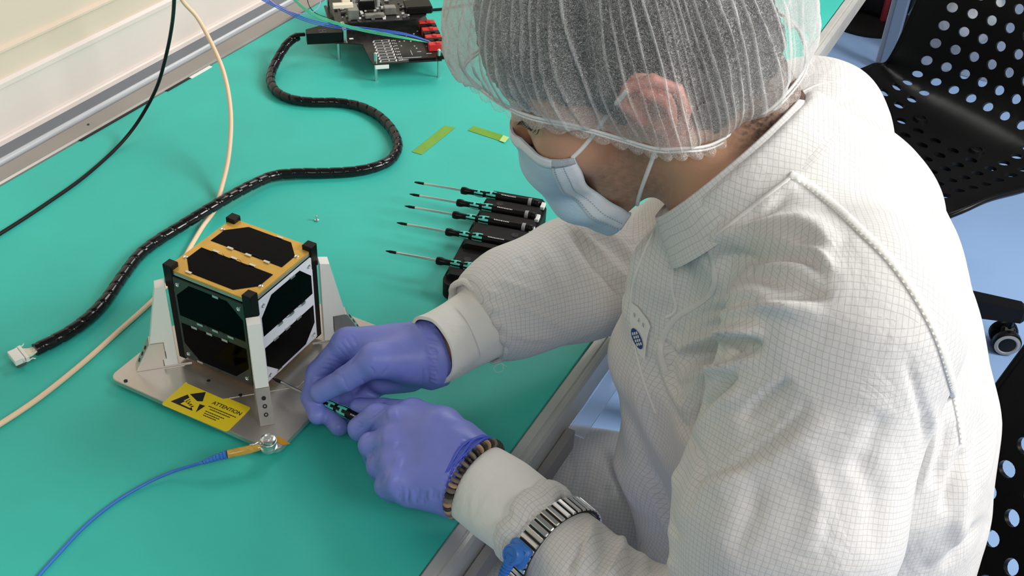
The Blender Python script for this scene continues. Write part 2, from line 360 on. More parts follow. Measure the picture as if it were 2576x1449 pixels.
for nm, cx_, cy_, dx, dy in (('L', 0, 0, -s2, -s2), ('F', .1, 0, s2, -s2), ('R', .1, .1, s2, s2), ('B', 0, .1, -s2, s2)):
    o_ = np.array([cx_, cy_, 0.]); dr = np.array([dx, dy, 0]); sdv = np.array([-dy, dx, 0]); th = .0125
    br = mk('bracket', MB().prism([(.002, .0125), (.0145, .0125), (.0145, .021), (.0115, .021), (.0115, .042), (.0245, .0425), (.0112, .1075), (.002, .109)], o_ - sdv * th / 2, dr, (0, 0, 1), sdv * th), M_WHITE, fx, 20)
    mt = mk('metal_wedge', MB().prism([(-.011, zp + .0005), (.042, zp + .0005), (.0257, .042), (.0125, .0415), (.0125, .0215), (.0155, .0205), (.0155, .0125), (-.011, .0125)], o_ - sdv * (th + .0006) / 2, dr, (0, 0, 1), sdv * (th + .0006)), M_ALU, br, 20)
    for k in (.25, .47, .70):
        a = np.array([.0257, .042]) * (1 - k) + np.array([.042, zp]) * k; nrm = np.array([.0318, .0163]); nrm /= np.linalg.norm(nrm)
        p = o_ + dr * a[0] + np.array([0, 0, a[1]]); N = dr * nrm[0] + np.array([0, 0, nrm[1]])
        mk('screw', MB().lathe([(.0021, -.0003), (.0021, .0005), (.0012, .0005), (.0009, .0001)], p, N, 18), M_INK, mt, 40)
# caution label
q = [atz(x, y, zp + .0005) for x, y in ((463, 959), (632, 1024), (571, 1090), (412, 1018))]
qc = np.mean(q, 0); ex = (q[1] - q[0] + q[2] - q[3]) / 2; LW = np.linalg.norm(ex); ex /= LW; ey = (q[0] - q[3] + q[1] - q[2]) / 2; LH = np.linalg.norm(ey); ey -= ex * (ex @ ey); ey /= np.linalg.norm(ey)
st = mk('caution_label', MB().prism(rrect(-LW / 2, -LH / 2, LW / 2, LH / 2, .003), qc, ex, ey, (0, 0, .0003)), M_YEL, fx, 0, label='yellow label reading ATTENTION')
zt = np.array([0, 0, .00036]); b = MB(); o_ = qc + zt
def tri(mb, pts): mb.prism(pts, o_, ex, ey, (0, 0, .00006))
w2, h2 = LW / 2, LH / 2
tri(b, [(-w2 * .62, h2 * .30), (-w2 * .33, h2 * .82), (-w2 * .18, h2 * .18), (-w2 * .30, h2 * .06)][:4])
tri(b, [(-w2 * .86, -h2 * .60), (-w2 * .66, h2 * .22), (-w2 * .50, h2 * .02), (-w2 * .18, -h2 * .62)])
tri(b, [(-w2 * .18, -h2 * .05), (-w2 * .02, -h2 * .02), (-w2 * .08, -h2 * .62)])
mk('warning_symbol', b, M_INK, st, 0)
b = MB(); rng = random.Random(3)
for k in range(5):
    a0 = (-w2 * .60 + k * w2 * .065, -h2 * (.25 + .05 * k)); b.prism([(a0[0], a0[1]), (a0[0] + w2 * .05, a0[1] + h2 * .02), (a0[0] + w2 * .11, a0[1] + h2 * (.32 - .05 * k)), (a0[0] + w2 * .06, a0[1] + h2 * (.34 - .05 * k))], o_ + [0, 0, .00008], ex, ey, (0, 0, .00005))
b.prism([(-w2 * .60, -h2 * .5), (-w2 * .30, -h2 * .52), (-w2 * .24, -h2 * .28), (-w2 * .55, -h2 * .22)], o_ + [0, 0, .00008], ex, ey, (0, 0, .00005))
mk('hand_symbol', b, M_YEL, st, 0)
V, F = text_mesh('ATTENTION', .0062, 1.0, .0001); b = MB(); W_ = V[:, 0].max(); V = V * [w2 * .86 / W_, 1, 1]
place2d(b, V, F, o_ + ex * (w2 * .06) + ey * (h2 * .26) + [0, 0, .0001], ex, ey)
for row, wd, off in ((.02, .80, .06), (-.13, .60, .15), (-.34, .52, .10), (-.49, .42, .12), (-.63, .36, .14)):
    x = w2 * off; 
    while x < w2 * (off + wd): 
        ln = w2 * rng.uniform(.03, .06); b.prism([(0, 0), (ln, 0), (ln, h2 * .055), (0, h2 * .055)], o_ + ex * x + ey * h2 * row + [0, 0, .0001], ex, ey, (0, 0, .00004)); x += ln * 1.25
mk('lettering', b, M_INK, st, 0)
# ground stud with amber tape under it
sn = atz(677, 1128, zp); b = MB(); b.lathe([(.0075, 0), (.0075, .002), (.0062, .0025), (.0062, .0045), (.0072, .005), (.0072, .0075), (.0058, .008), (.0058, .011), (.0066, .0114), (.0066, .0128), (.0050, .0134), (.0042, .0122), (.0022, .0122), (.0020, .0136), (.0008, .0137)], sn, (0, 0, 1), 28); mk('ground_stud', b, M_STEEL, fx, 30)
b = MB(); A = atz(690, 1100, zp + .0004); B_ = atz(722, 1118, zp + .0004); wv = np.array([.003, .003, 0]); b.add([A - wv, A + wv, B_ + wv * .7, B_ - wv * .9], [(0, 1, 2, 3)]); o = mk('amber_tape', b, M_COPPER, fx, 0); md = o.modifiers.new('s', 'SOLIDIFY'); md.thickness = .0003

# grounding cord: ring tongue over the stud, blue lead
gc = thing('grounding_cord', 'blue grounding lead with an amber sleeved crimp hooked on the stand corner stud', 'cable', atz(560, 1145, 0))
zc = zp + .0092
ringp = sn * [1, 1, 0] + np.array([0, 0, zc])
d1 = atz(588, 1140, zc) - ringp; d1 /= np.linalg.norm(d1); s1 = np.cross([0, 0, 1], d1)
b = MB(); b.tube([ringp + .0072 * (math.cos(a) * d1 + math.sin(a) * s1) for a in np.arange(24) * math.pi / 12], .0009, 8, closed=True)
for sg in (-1, 1): b.tube([ringp + d1 * .0066 + s1 * sg * .0022, ringp + d1 * .017 + s1 * sg * .0022], .0011, 8)
mk('ring_tongue', b, M_STEEL, gc, 180)
c1 = atz(655, 1125, zc); c2 = atz(572, 1143, zc - .001)
b = MB(); b.tube(catmull([c1, c1 * .6 + c2 * .4, c2], 6), [.0026, .0030, .0032, .0034, .0034, .0038, .0040, .0041, .0041, .0040, .0040, .0039, .0040][:13], 14)
mk('amber_sleeve', b, mat('amber_sleeve', (0.55, 0.33, 0.06, 1), 0.18, coat=0.5, var=0.15, vscale=200), gc, 60)
P = resample(catmull([c2, atz(545, 1151, zc - .003), atz(512, 1163, .014)], 8), .0006); m_ = len(P)
mk('strain_relief', MB().tube(P, [(.0043 - .0022 * i / m_) * (1 - .16 * (math.sin(i * .0006 / .0032 * 2 * math.pi) > .2)) for i in range(m_)], 14), M_BLUE, gc, 30)
P = resample(catmull([atz(512, 1163, .014), atz(480, 1172, .0105), atz(430, 1188, .006), atz(370, 1215, .003), atz(290, 1262, .0016), atz(215, 1322, .0016), atz(150, 1390, .0016), atz(95, 1452, .0016), atz(40, 1530, .0016)], 10), .004)
mk('lead', MB().tube(P, .0015, 10), M_BLUE, gc, 180)

# ================================================================== small cube satellite
zs = .0160; S_ = .1; H_ = .1135
sat = thing('cube_satellite', 'small cube satellite with gold top board and black solar cells', 'satellite', (.05, .05, zs))
b = MB(); b.box((.05, .05, zs + H_ / 2), (.090, .090, H_ - .016)); mk('inner_frame', b, M_MATTE, sat, 0)
rw = .0085
for cx_, cy_ in ((0, 0), (1, 0), (1, 1), (0, 1)):
    x = cx_ * S_ + (rw / 2 if cx_ == 0 else -rw / 2); y = cy_ * S_ + (rw / 2 if cy_ == 0 else -rw / 2)
    b = MB(); b.box((x, y, zs + H_ / 2), (rw, rw, H_ - .001), bev=.0006); rl = mk('corner_rail', b, M_BLACK, sat, 30)
    b = MB(); b.box((x, y, zs + H_ - .0125), (rw + .0022, rw + .0022, .026), bev=.0008); mk('rail_cap', b, M_BLACK, rl, 30)
def oct_cell(x0, x1, y0, y1, cl, cr, low):
    """half-octagon cell: two cut corners on the outer long side"""
    if low: return [(x0 + cl, y0), (x1 - cr, y0), (x1, y0 + cr), (x1, y1), (x0, y1), (x0, y0 + cl)]
    return [(x0, y0), (x1, y0), (x1, y1 - cr), (x1 - cr, y1), (x0 + cl, y1), (x0, y1 - cl)]
def face(name, o, u, v, W, Hh, board, cellpad=.0075, gapc=.012, tabs=True):
    """a board in the frame o,u,v with two cells, tabs and screws; u runs along the long side of the cells"""
    o, u, v = map(lambda q: np.array(q, float), (o, u, v)); n = np.cross(u, v)
    p = mk(name, MB().prism([(0, 0), (W, 0), (W, Hh), (0, Hh)], o, u, v, n * .0016), board, sat, 0)
    hc = (Hh - 2 * cellpad - gapc) / 2; ct = o + n * .0016; ux = .0068 if board is M_GOLD else .0028
    for k in (0, 1):
        y0 = cellpad if k == 0 else Hh - cellpad - hc
        mk('solar_cell', MB().prism(oct_cell(ux, W - ux, y0, y0 + hc, .0165, .0165, k == 0), ct, u, v, n * .0004), M_CELL, p, 0)
    wr = MB(); tab = lambda c_, a_, b_: mk('cell_tab', MB().box(c_, (a_, b_, .0010), np.c_[u, v, n]), M_STEEL, p, 0)
    for k in (0, 1):
        yb = cellpad + hc + .0012 if k == 0 else Hh - cellpad - hc - .0012
        for x in (.28, .50, .72):
            xx = x * W + (-.004 if k == 0 else .004)
            tab(ct + u * xx + v * yb + n * .0009, .0068, .0026)
        wr = MB(); wr.tube([ct + u * (a * W) + v * (yb + (h_ if k == 0 else -h_)) + n * .0012 for a, h_ in ((.32, 0), (.37, -.0028), (.42, -.0028), (.47, 0), (.53, 0), (.58, -.0028), (.64, -.0028), (.70, 0))], .0002, 5); mk('tab_wire', wr, M_MATTE, p, 180)
    tab(ct + u * (W * .24) + v * (cellpad - .0006) + n * .0009, .0068, .0024); tab(ct + u * (W * .62) + v * (Hh - cellpad + .0006) + n * .0009, .0068, .0024)
    for a, c in ((.05, .22), (.05, .78), (.95, .22), (.95, .78)) if board is M_GOLD else ((.07, .07), (.93, .07), (.07, .93), (.93, .93)):
        mk('screw', MB().lathe([(.0022, 0), (.0022, .0010), (.0014, .0013), (.0010, .0007)], ct + u * a * W + v * c * Hh, n, 16), M_STEEL, p, 30)
    return p
M_DKB = mat('board_green_reflection', (0.055, 0.075, 0.065, 1), 0.22, metal=0.4); M_WHB = mat('board_white_reflection', (0.80, 0.82, 0.90, 1), 0.32)  # mat's green reflection and bright sheen put into the side board colours
ztop = zs + H_ - .0045
face('top_board', (.0012, .0012, ztop - .0016), (1, 0, 0), (0, 1, 0), .0976, .0976, M_GOLD, .0048, .0135)
b = MB(); b.box((.05, .05, ztop - .0032), (.0985, .0985, .0030)); mk('top_frame', b, M_ALU, sat, 0)
face('side_board', (rw + .0002, .0010, zs + .004), (1, 0, 0), (0, 0, 1), S_ - 2 * rw - .0004, .0985, M_DKB, .0035, .0095)
face('side_board', (S_ - .0010, rw + .0002, zs + .004), (0, 1, 0), (0, 0, 1), S_ - 2 * rw - .0004, .0985, M_WHB, .0035, .0145)
face('side_board', (S_ - rw, S_ - .001, zs + .004), (-1, 0, 0), (0, 0, 1), S_ - 2 * rw, .0985, M_DKB, .0035, .0095)
face('side_board', (.001, S_ - rw, zs + .004), (0, -1, 0), (0, 0, 1), S_ - 2 * rw, .0985, M_DKB, .0035, .0095)
b = MB(); b.box((.05, .05, zs + .003), (.092, .092, .003)); mk('bottom_board', b, M_GOLD, sat, 0)
# ================================================================== screwdrivers and their rack
def frame(o, ax, up=(0, 0, 1)):
    ax = np.array(ax, float); ax /= np.linalg.norm(ax); y = np.cross(up, ax); y /= np.linalg.norm(y); return np.array(o, float), np.c_[ax, y, np.cross(ax, y)]
HPROF = [(.0020, .0590), (.0042, .0600), (.0047, .0625), (.0046, .0655), (.0036, .0690), (.0033, .0735), (.0036, .0770), (.0042, .0815), (.0042, .0860), (.0036, .0895), (.0036, .0905), (.0045, .0935), (.0050, .0990), (.0048, .1060), (.0043, .1200), (.0044, .1400), (.0050, .1480), (.0050, .1500), (.0044, .1505), (.0044, .1515), (.0050, .1520), (.0050, .1560), (.0040, .1572)]
def rprof(x): return np.interp(x, [p[1] for p in HPROF], [p[0] for p in HPROF])
def build_driver(label, o, ax, flat=False, roll=0.0, ring=True, group=None):
    o, R = frame(o, ax)
    r_ = thing('precision_screwdriver', label, 'screwdriver', o, group)
    g = lambda P: o + np.asarray(P) @ R.T
    def put(name, mb, m, par, sm=35):
        V, F = mb.arr(); return mk(name, (g(V), F), m, par, sm)
    b = MB(); b.lathe([(.0013, .012), (.0015, .0125), (.0015, .0600)], (0, 0, 0), (1, 0, 0), 14); bl = put('blade', b, M_STEEL, r_)
    b = MB()
    if flat: b.loft([np.array([(x, y * wy, z * wz) for y, z in ((-1, -1), (1, -1), (1, 1), (-1, 1))]) for x, wy, wz in ((0, .0012, .0003), (.003, .0014, .0006), (.005, .0011, .0011), (.0128, .0012, .0012))])
    else: b.lathe([(.0003, 0), (.0009, .0015), (.0012, .004), (.0016, .005), (.0016, .0128)], (0, 0, 0), (1, 0, 0), 12)
    put('blade_tip', b, M_MATTE, bl)
    b = MB(); b.lathe(HPROF, (0, 0, 0), (1, 0, 0), 28); h = put('handle', b, M_BLACK, r_, 50)
    b = MB()
    def sector(x0, x1, a0, a1):
        xs = np.linspace(x0, x1, 5); an = np.linspace(a0, a1, 5); V = []
        for dr in (.00035, -.0003):
            for x in xs:
                for a in an: rr = rprof(x) + dr; V.append((x, rr * math.sin(a), rr * math.cos(a)))
        F = [(i * 5 + j, i * 5 + j + 1, i * 5 + j + 6, i * 5 + j + 5) for i in range(4) for j in range(4)]
        F += [(0 + j, j + 1, 26 + j, 25 + j) for j in range(4)] + [(20 + j, 21 + j, 46 + j, 45 + j) for j in range(4)] + [(5 * i, 5 * i + 5, 5 * i + 30, 5 * i + 25) for i in range(4)] + [(5 * i + 4, 5 * i + 9, 5 * i + 34, 5 * i + 29) for i in range(4)]
        b.add(V, F)
    for k in range(3):
        a = roll + k * 2 * math.pi / 3
        for x0, x1 in ((.0765, .0875), (.0915, .1035)):
            sector(x0, x1, a - .80, a - .32); sector(x0, x1, a + .32, a + .80); xm = (x0 + x1) / 2; sector(xm - .0014, xm + .0014, a - .36, a + .36)
    put('teal_marks', b, M_TEAL, h, 0)
    if ring:
        b = MB(); b.lathe([(.0046, .1435), (.00495, .1437), (.0052, .1475), (.0050, .1478)], (0, 0, 0), (1, 0, 0), 24); put('size_ring', b, mat('grey_print', (0.30, 0.30, 0.31, 1), 0.5), h, 0)
    b = MB(); rg = random.Random(hash(label) % 1000)
    x = .110
    while x < .128:
        ln = rg.uniform(.0006, .0014); a = roll + .12; rr = rprof(x) + .0002
        b.add([(x, rr * math.sin(a - .16), rr * math.cos(a - .16)), (x + ln, rr * math.sin(a - .16), rr * math.cos(a - .16)), (x + ln, rr * math.sin(a + .1), rr * math.cos(a + .1)), (x, rr * math.sin(a + .1), rr * math.cos(a + .1))], [(0, 1, 2, 3)]); x += ln + .0007
    put('lettering', b, M_SILK, h, 0)
    return r_
ZD = .027
e_ax = atz(1357, 513, ZD + .002) - atz(1043, 458, ZD); e_ax /= np.linalg.norm(e_ax)
e_y = np.cross([0, 0, 1], e_ax); e_y /= np.linalg.norm(e_y)
tips = [(1043, 458), (1030, 488), (1018, 518), (998, 560), (970, 631)]
dl = ['precision screwdriver highest in the black rack, blunt dark tip', 'precision screwdriver second from the top of the rack', 'precision screwdriver third from the top of the rack with white print on its handle',
      'precision screwdriver just above the empty slot of the rack', 'precision screwdriver lowest in the rack, handle half hidden by the white sleeve']
dpos = []
for k, tpx in enumerate(tips):
    o_ = atz(*tpx, ZD); dpos.append((o_ - atz(*tips[0], ZD)) @ e_y)
    build_driver(dl[k], o_, e_ax, flat=(k == 0), roll=-.35, ring=True, group='precision screwdrivers in the rack')
T0 = atz(*tips[0], ZD)
rk = thing('screwdriver_rack', 'black moulded rack holding five precision screwdrivers beside the face mask', 'rack', (T0 + e_ax * .125 + e_y * dpos[2]) * [1, 1, 0])
def RL_(x, y, z): return T0 * [1, 1, 0] + e_ax * x + e_y * y + np.array([0, 0, z])
ylo, yhi = dpos[4] - .030, dpos[0] + .0125
b = MB(); b.prism(rrect(.090, ylo, .166, yhi, .012), T0 * [1, 1, 0] + [0, 0, .0], e_ax, e_y, (0, 0, .019))
mk('rack_base', b, M_MATTE, rk, 40)
dy = dpos
gaps = [(yhi - .0045, .009)] + [((dy[i] + dy[i + 1]) / 2, (dy[i] - dy[i + 1]) - .0125) for i in range(3)] + [(dy[3] - .0105, .008), (dy[4] + .0115, .010), (dy[4] - .0125, .012)]
for yc, wd in gaps:
    if wd > .001:
        b = MB(); Vr = []
        b.loft([np.array([RL_(x, yc + sy * (wd / 2) * k, z) for sy, z in ((-1, .0185), (1, .0185), (1, zt_), (-1, zt_))]) for x, k, zt_ in ((.093, .6, .0215), (.097, 1, .0262), (.158, 1, .0262), (.163, .7, .022))]); mk('ridge', b, M_MATTE, rk, 30)
for x, y in ((.112, (dy[0] + dy[1]) / 2), (.146, (dy[3] + dy[2]) / 2), (.108, dy[4] + .013), (.146, dy[4] + .013)):
    b = MB(); b.lathe([(.0042, 0), (.0042, .0005), (.0026, .0005), (.0020, .0001)], RL_(x, y, .0262), (0, 0, 1), 24); mk('rack_screw', b, M_INK, rk, 30)
for k in (0, 1, 2):
    b = MB(); c = RL_(.1615, dy[k] + .0005, .0205 + .004); b.box(c, (.0050, .0115, .004), np.c_[e_ax, e_y, [0, 0, 1]], .0004); mk('white_tag', b, M_SILK, rk, 0)

# the driver in the hands
TIP = np.array([.1012, .0168, .0207]); DAX = np.array([.9717, -.1741, .1600])
build_driver('precision screwdriver held in the gloved hands, tip on the lower satellite screw', TIP, DAX, roll=-.75, ring=False)

# ================================================================== circuit board on stand-offs
zb = .030
Bo = atz(940, 161, zb); A_ = atz(1105, 150, zb); f1 = (A_ - Bo); f1[2] = 0; f1 /= np.linalg.norm(f1); f2 = np.cross([0, 0, 1], f1)
def bd(a, c, z=0.): return Bo + f1 * a + f2 * c + np.array([0, 0, z])
RBd = np.c_[f1, f2, [0, 0, 1]]
bdt = thing('circuit_board', 'black stacked circuit board standing on silver legs by the rear rail', 'circuit board', bd(.05, .10, -zb))
M_PCB = mat('black_pcb', (0.014, 0.013, 0.014, 1), 0.28, var=0.2, vscale=90)
out = [(0, .0), (.0995, -.002), (.104, .02), (.106, .215), (-.046, .215), (-.0455, .078), (-.012, .070), (-.006, .066), (-.003, .012)]
mk('main_board', MB().prism(out, Bo - [0, 0, .0016], f1, f2, (0, 0, .0016)), M_PCB, bdt, 0)
for a, c in ((.004, .006), (.0965, .004), (-.040, .083), (.100, .208), (-.040, .208)):
    b = MB(); b.lathe([(.0024, -zb), (.0024, -.0016)], bd(a, c), (0, 0, 1), 6); b.lathe([(.0024, 0), (.0024, .0135), (.0016, .0145)], bd(a, c), (0, 0, 1), 18); mk('standoff', b, M_STEEL, bdt, 30)
rg = random.Random(11)
b = MB()
for k in range(8):
    c = .004 + k * .0095
    for (a0, a1, c0, c1) in ((.012, .034, 0, .0006), (.012, .034, .0062, .0068)): b.prism([(a0, c + c0), (a1, c + c0), (a1, c + c1), (a0, c + c1)], Bo + [0, 0, .0001], f1, f2, (0, 0, .0001))
    for a in (.0115, .0235, .0345): b.lathe([(.0009, 0), (.0009, .0012)], bd(a, c + .0034), (0, 0, 1), 8)
    for a in (.0105, .0335): b.box(bd(a, c + .0005, .0005), (.0022, .0022, .001), RBd)
    for j in range(3): b.box(bd(.038 + j * .0025, c + .002 + rg.uniform(-.001, .001), .0004), (.0012, .0022, .0006), RBd)
for (a, c, la, lc) in ((.055, .006, .034, .0006), (.055, .012, .034, .0006), (.060, .028, .0006, .016), (.085, .022, .008, .0006), (-.028, .082, .0006, .014), (-.020, .088, .006, .004), (-.034, .10, .001, .012), (.072, .030, .006, .0006), (.09, .034, .0008, .007)): b.box(bd(a, c, .0003), (la, lc, .0004), RBd)
mk('silk_print', b, M_SILK, bdt, 0)
b = MB(); b.box(bd(.012, .0015, -.0055), (.020, .005, .006), RBd, .0004); mk('white_connector', b, M_WHITE, bdt, 0)
b = MB(); b.box(bd(.072, .004, .0015), (.040, .0035, .0028), RBd, .0006); b.box(bd(.100, .006, .002), (.012, .010, .006), RBd, .0008); mk('edge_socket', b, M_BLACK, bdt, 0)
# upper boards and parts behind
mk('upper_board', MB().prism([(-.040, .105), (.082, .105), (.100, .120), (.100, .215), (-.040, .215)], bd(0, 0, .016), f1, f2, (0, 0, .0016)), M_PCB, bdt, 0)
b = MB()
for k in range(70):
    a, c = rg.uniform(-.035, .078), rg.uniform(.108, .205); s = rg.uniform(.0015, .006); b.box(bd(a, c, .0176 + s * .3), (s, s * rg.uniform(.5, 1.4), s * .6), RBd, s * .08)
mk('components', b, mat('component_grey', (0.10, 0.10, 0.10, 1), 0.35, var=0.4, vscale=300), bdt, 0)
b = MB()
for k in range(46):
    a, c = rg.uniform(-.03, .075), rg.uniform(.108, .19); s = rg.uniform(.0008, .0025); b.box(bd(a, c, .0195), (s * 1.8, s, s), RBd)
for k in range(12): b.box(bd(rg.uniform(.04, .09), rg.uniform(.04, .1), .0006), (.002, .001, .001), RBd)
mk('solder_print', b, M_SILK, bdt, 0)
b = MB(); b.box(bd(-.012, .126, .026), (.016, .026, .016), RBd, .001); b.box(bd(.045, .130, .024), (.018, .012, .012), RBd, .001); b.box(bd(.020, .118, .0215), (.030, .008, .007), RBd, .001); mk('shield_can', b, mat('dull_steel', (0.32, 0.31, 0.29, 1), 0.4, metal=0.7, var=0.2, vscale=80), bdt, 0)
b = MB(); b.box(bd(-.026, .128, .036), (.030, .010, .006), RBd, .0005); b.box(bd(-.020, .140, .040), (.012, .012, .010), RBd, .0005); mk('white_block', b, M_IVORY, bdt, 0)
b = MB(); cc = bd(.012, .150, .034)
for k in range(9): b.tube([cc + f1 * (k * .0022 - .009) + .0065 * (math.cos(a) * f2 + math.sin(a) * np.array([0, 0, 1])) for a in np.arange(16) * math.pi / 8], .0009, 6, closed=True)
mk('wire_coil', b, M_STEEL, bdt, 180)
b = MB(); b.box(bd(.012, .148, .028), (.024, .016, .014), RBd, .001); mk('coil_base', b, M_BLACK, bdt, 0)
for a_, c_ in ((-.006, .152), (.030, .152)): mk('capacitor', MB().lathe([(.0035, 0), (.0035, .014), (.0028, .015)], bd(a_, c_, .022), (0, 0, 1), 16), mat('capacitor_silver', (0.75, 0.75, 0.73, 1), 0.3, metal=0.6), bdt, 30)
for k in range(7):
    c = .033 + k * .0128; red = k % 2 == 0
    b = MB(); b.box(bd(.0985, c, .0055), (.0245, .0108, .011), RBd, .0008); b.box(bd(.1, c - .002, .0117), (.006, .006, .0035), RBd, .0006); b.box(bd(.0985, c + .0059, .003), (.022, .0012, .006), RBd)
    mk('power_socket', b, M_RED if red else M_BLACK, bdt, 0, label='red socket' if red else 'black socket')
b = MB(); b.box(bd(.090, .135, .024), (.040, .030, .012), RBd, .002); mk('black_housing', b, M_BLACK, bdt, 0)
# black plug at the left edge of the board with the loom going in
pc = bd(-.062, .112, .004)
Rp = frame((0, 0, 0), f1 * .6 + f2 * .05)[1]
b = MB(); b.prism([(-.030, -.011), (.022, -.013), (.026, .013), (-.006, .016), (-.030, .004)], bd(-.056, .093, -.002), f1, f2, (0, 0, .017)); b.box(bd(-.094, .096, .008), (.014, .005, .005), RBd, .001); pb = mk('loom_plug', b, M_BLACK, bdt, 30)
b = MB(); b.box(bd(-.030, .095, .008), (.006, .030, .022), RBd, .001); mk('plug_shell', b, M_STEEL, pb, 30)
b = MB(); q = bd(-.062, .088, .0152); b.tube([q + f1 * x + f2 * y for x, y in ((-.005, -.004), (.005, -.004), (.005, .004), (-.005, .004))], .0003, 5, closed=True); b.lathe([(.0008, 0), (.0008, .0004)], q, (0, 0, 1), 8); mk('square_mark', b, mat('grey_print', (0.30, 0.30, 0.31, 1)), pb, 0)
# thin hook-up wires
M_WB = mat('blue_wire', (0.05, 0.15, 0.62, 1), 0.35); M_WG = mat('green_wire', (0.06, 0.48, 0.26, 1), 0.35); M_WP = mat('violet_wire', (0.45, 0.30, 0.62, 1), 0.35)
def wire(pts, m, r, label, g): return tag(mk('hookup_wire', MB().tube(resample(catmull([atz(*p) for p in pts], 10), .003), r, 6), m, smooth=180), label, 'wire', g)
G = 'hook-up wires over the circuit board'
for k in range(3):
    d = k * 4
    wire([(620 - d, -25, .10), (690, 8 + d, .085), (760, 42 + d, .07), (830, 60 + d, .058), (920, 70 + d, .052), (1010, 82 + d * .6, .048), (1070, 100 + d * .2, .042), (1104, 116, .034), (1110, 122 + k, .031)], M_WB, .00075, 'thin blue wire over the circuit board, ' + ('highest', 'middle one', 'lowest')[k] + ' of the three blue wires', G + ', blue')
for k in range(3):
    d = k * 3
    wire([(720 - d, -25, .10), (770, 22 + d, .085), (830, 50 + d, .07), (900, 70 + d, .058), (960, 82 + d, .052), (1030, 96 + d * .6, .045), (1080, 108, .038), (1112, 122 - k, .032)], M_WG, .0007, 'thin green wire over the circuit board, ' + ('highest', 'middle one', 'lowest')[k] + ' of the three green wires', G + ', green')
wire([(650, -25, .11), (700, 15, .09), (760, 35, .08), (800, 20, .075), (810, -25, .08)], M_WP, .0006, 'thin violet wire looping above the rear rail', G)
wire([(770, -25, .09), (776, 10, .07), (790, 30, .06), (815, 42, .05), (840, 45, .045)], M_GLOSS, .0006, 'thin black wire bending down onto the circuit board', G)

# ================================================================== chairs
def perforated(fn, holes, nu, nv, rad):
    V = []; F = []
    for i in range(nu):
        for j in range(nv):
            base = len(V); r = rad(i, j) if callable(rad) else rad; hole = holes(i, j)
            for k in range(16):
                s, q = divmod(k, 4); q /= 4.0
                u_, v_ = ((q, 0), (1, q), (1 - q, 1), (0, 1 - q))[s]; V.append(fn((i + u_) / nu, (j + v_) / nv))
            for k in range(16):
                a = -3 * math.pi / 4 + k * math.pi / 8; V.append(fn((i + .5 + r[0] * math.cos(a)) / nu, (j + .5 + r[1] * math.sin(a)) / nv))
            for k in range(16): F.append((base + k, base + (k + 1) % 16, base + 16 + (k + 1) % 16, base + 16 + k))
            if not hole: F.append(tuple(base + 16 + k for k in range(16)))
    return V, F
CP = np.array([(.215, -.035), (.195, -.006), (.12, .006), (.0, -.006), (-.11, -.004), (-.175, .016), (-.212, .060), (-.235, .13), (-.262, .24), (-.285, .34), (-.300, .42)])
CPd = catmull(np.c_[CP, np.zeros(len(CP))], 8)[:, :2]; CS = np.r_[0, np.cumsum(np.linalg.norm(np.diff(CPd, axis=0), axis=1))]; CL = CS[-1]
def shell_pt(u, v):
    """u across 0..1, v from seat front to back top 0..1"""
    s = 2 * u - 1; x = np.interp(v * CL, CS, CPd[:, 0]); z = np.interp(v * CL, CS, CPd[:, 1])
    e = min(v / .10, 1.0); e2 = min((1 - v) / .12, 1.0)
    wd = .238 * (.80 + .20 * math.sqrt(max(0, 1 - (1 - e) ** 2))) * (.78 + .22 * math.sqrt(max(0, 1 - (1 - e2) ** 2))) * (1 - .06 * (v > .45) * min(1, (v - .45) / .1))
    seat = max(0, min(1, (.55 - v) / .12)); k = abs(s) ** 3
    x2 = x + (1 - seat) * .055 * abs(s) ** 2.4; z2 = z + seat * .040 * k
    return (x2, wd * s, z2)
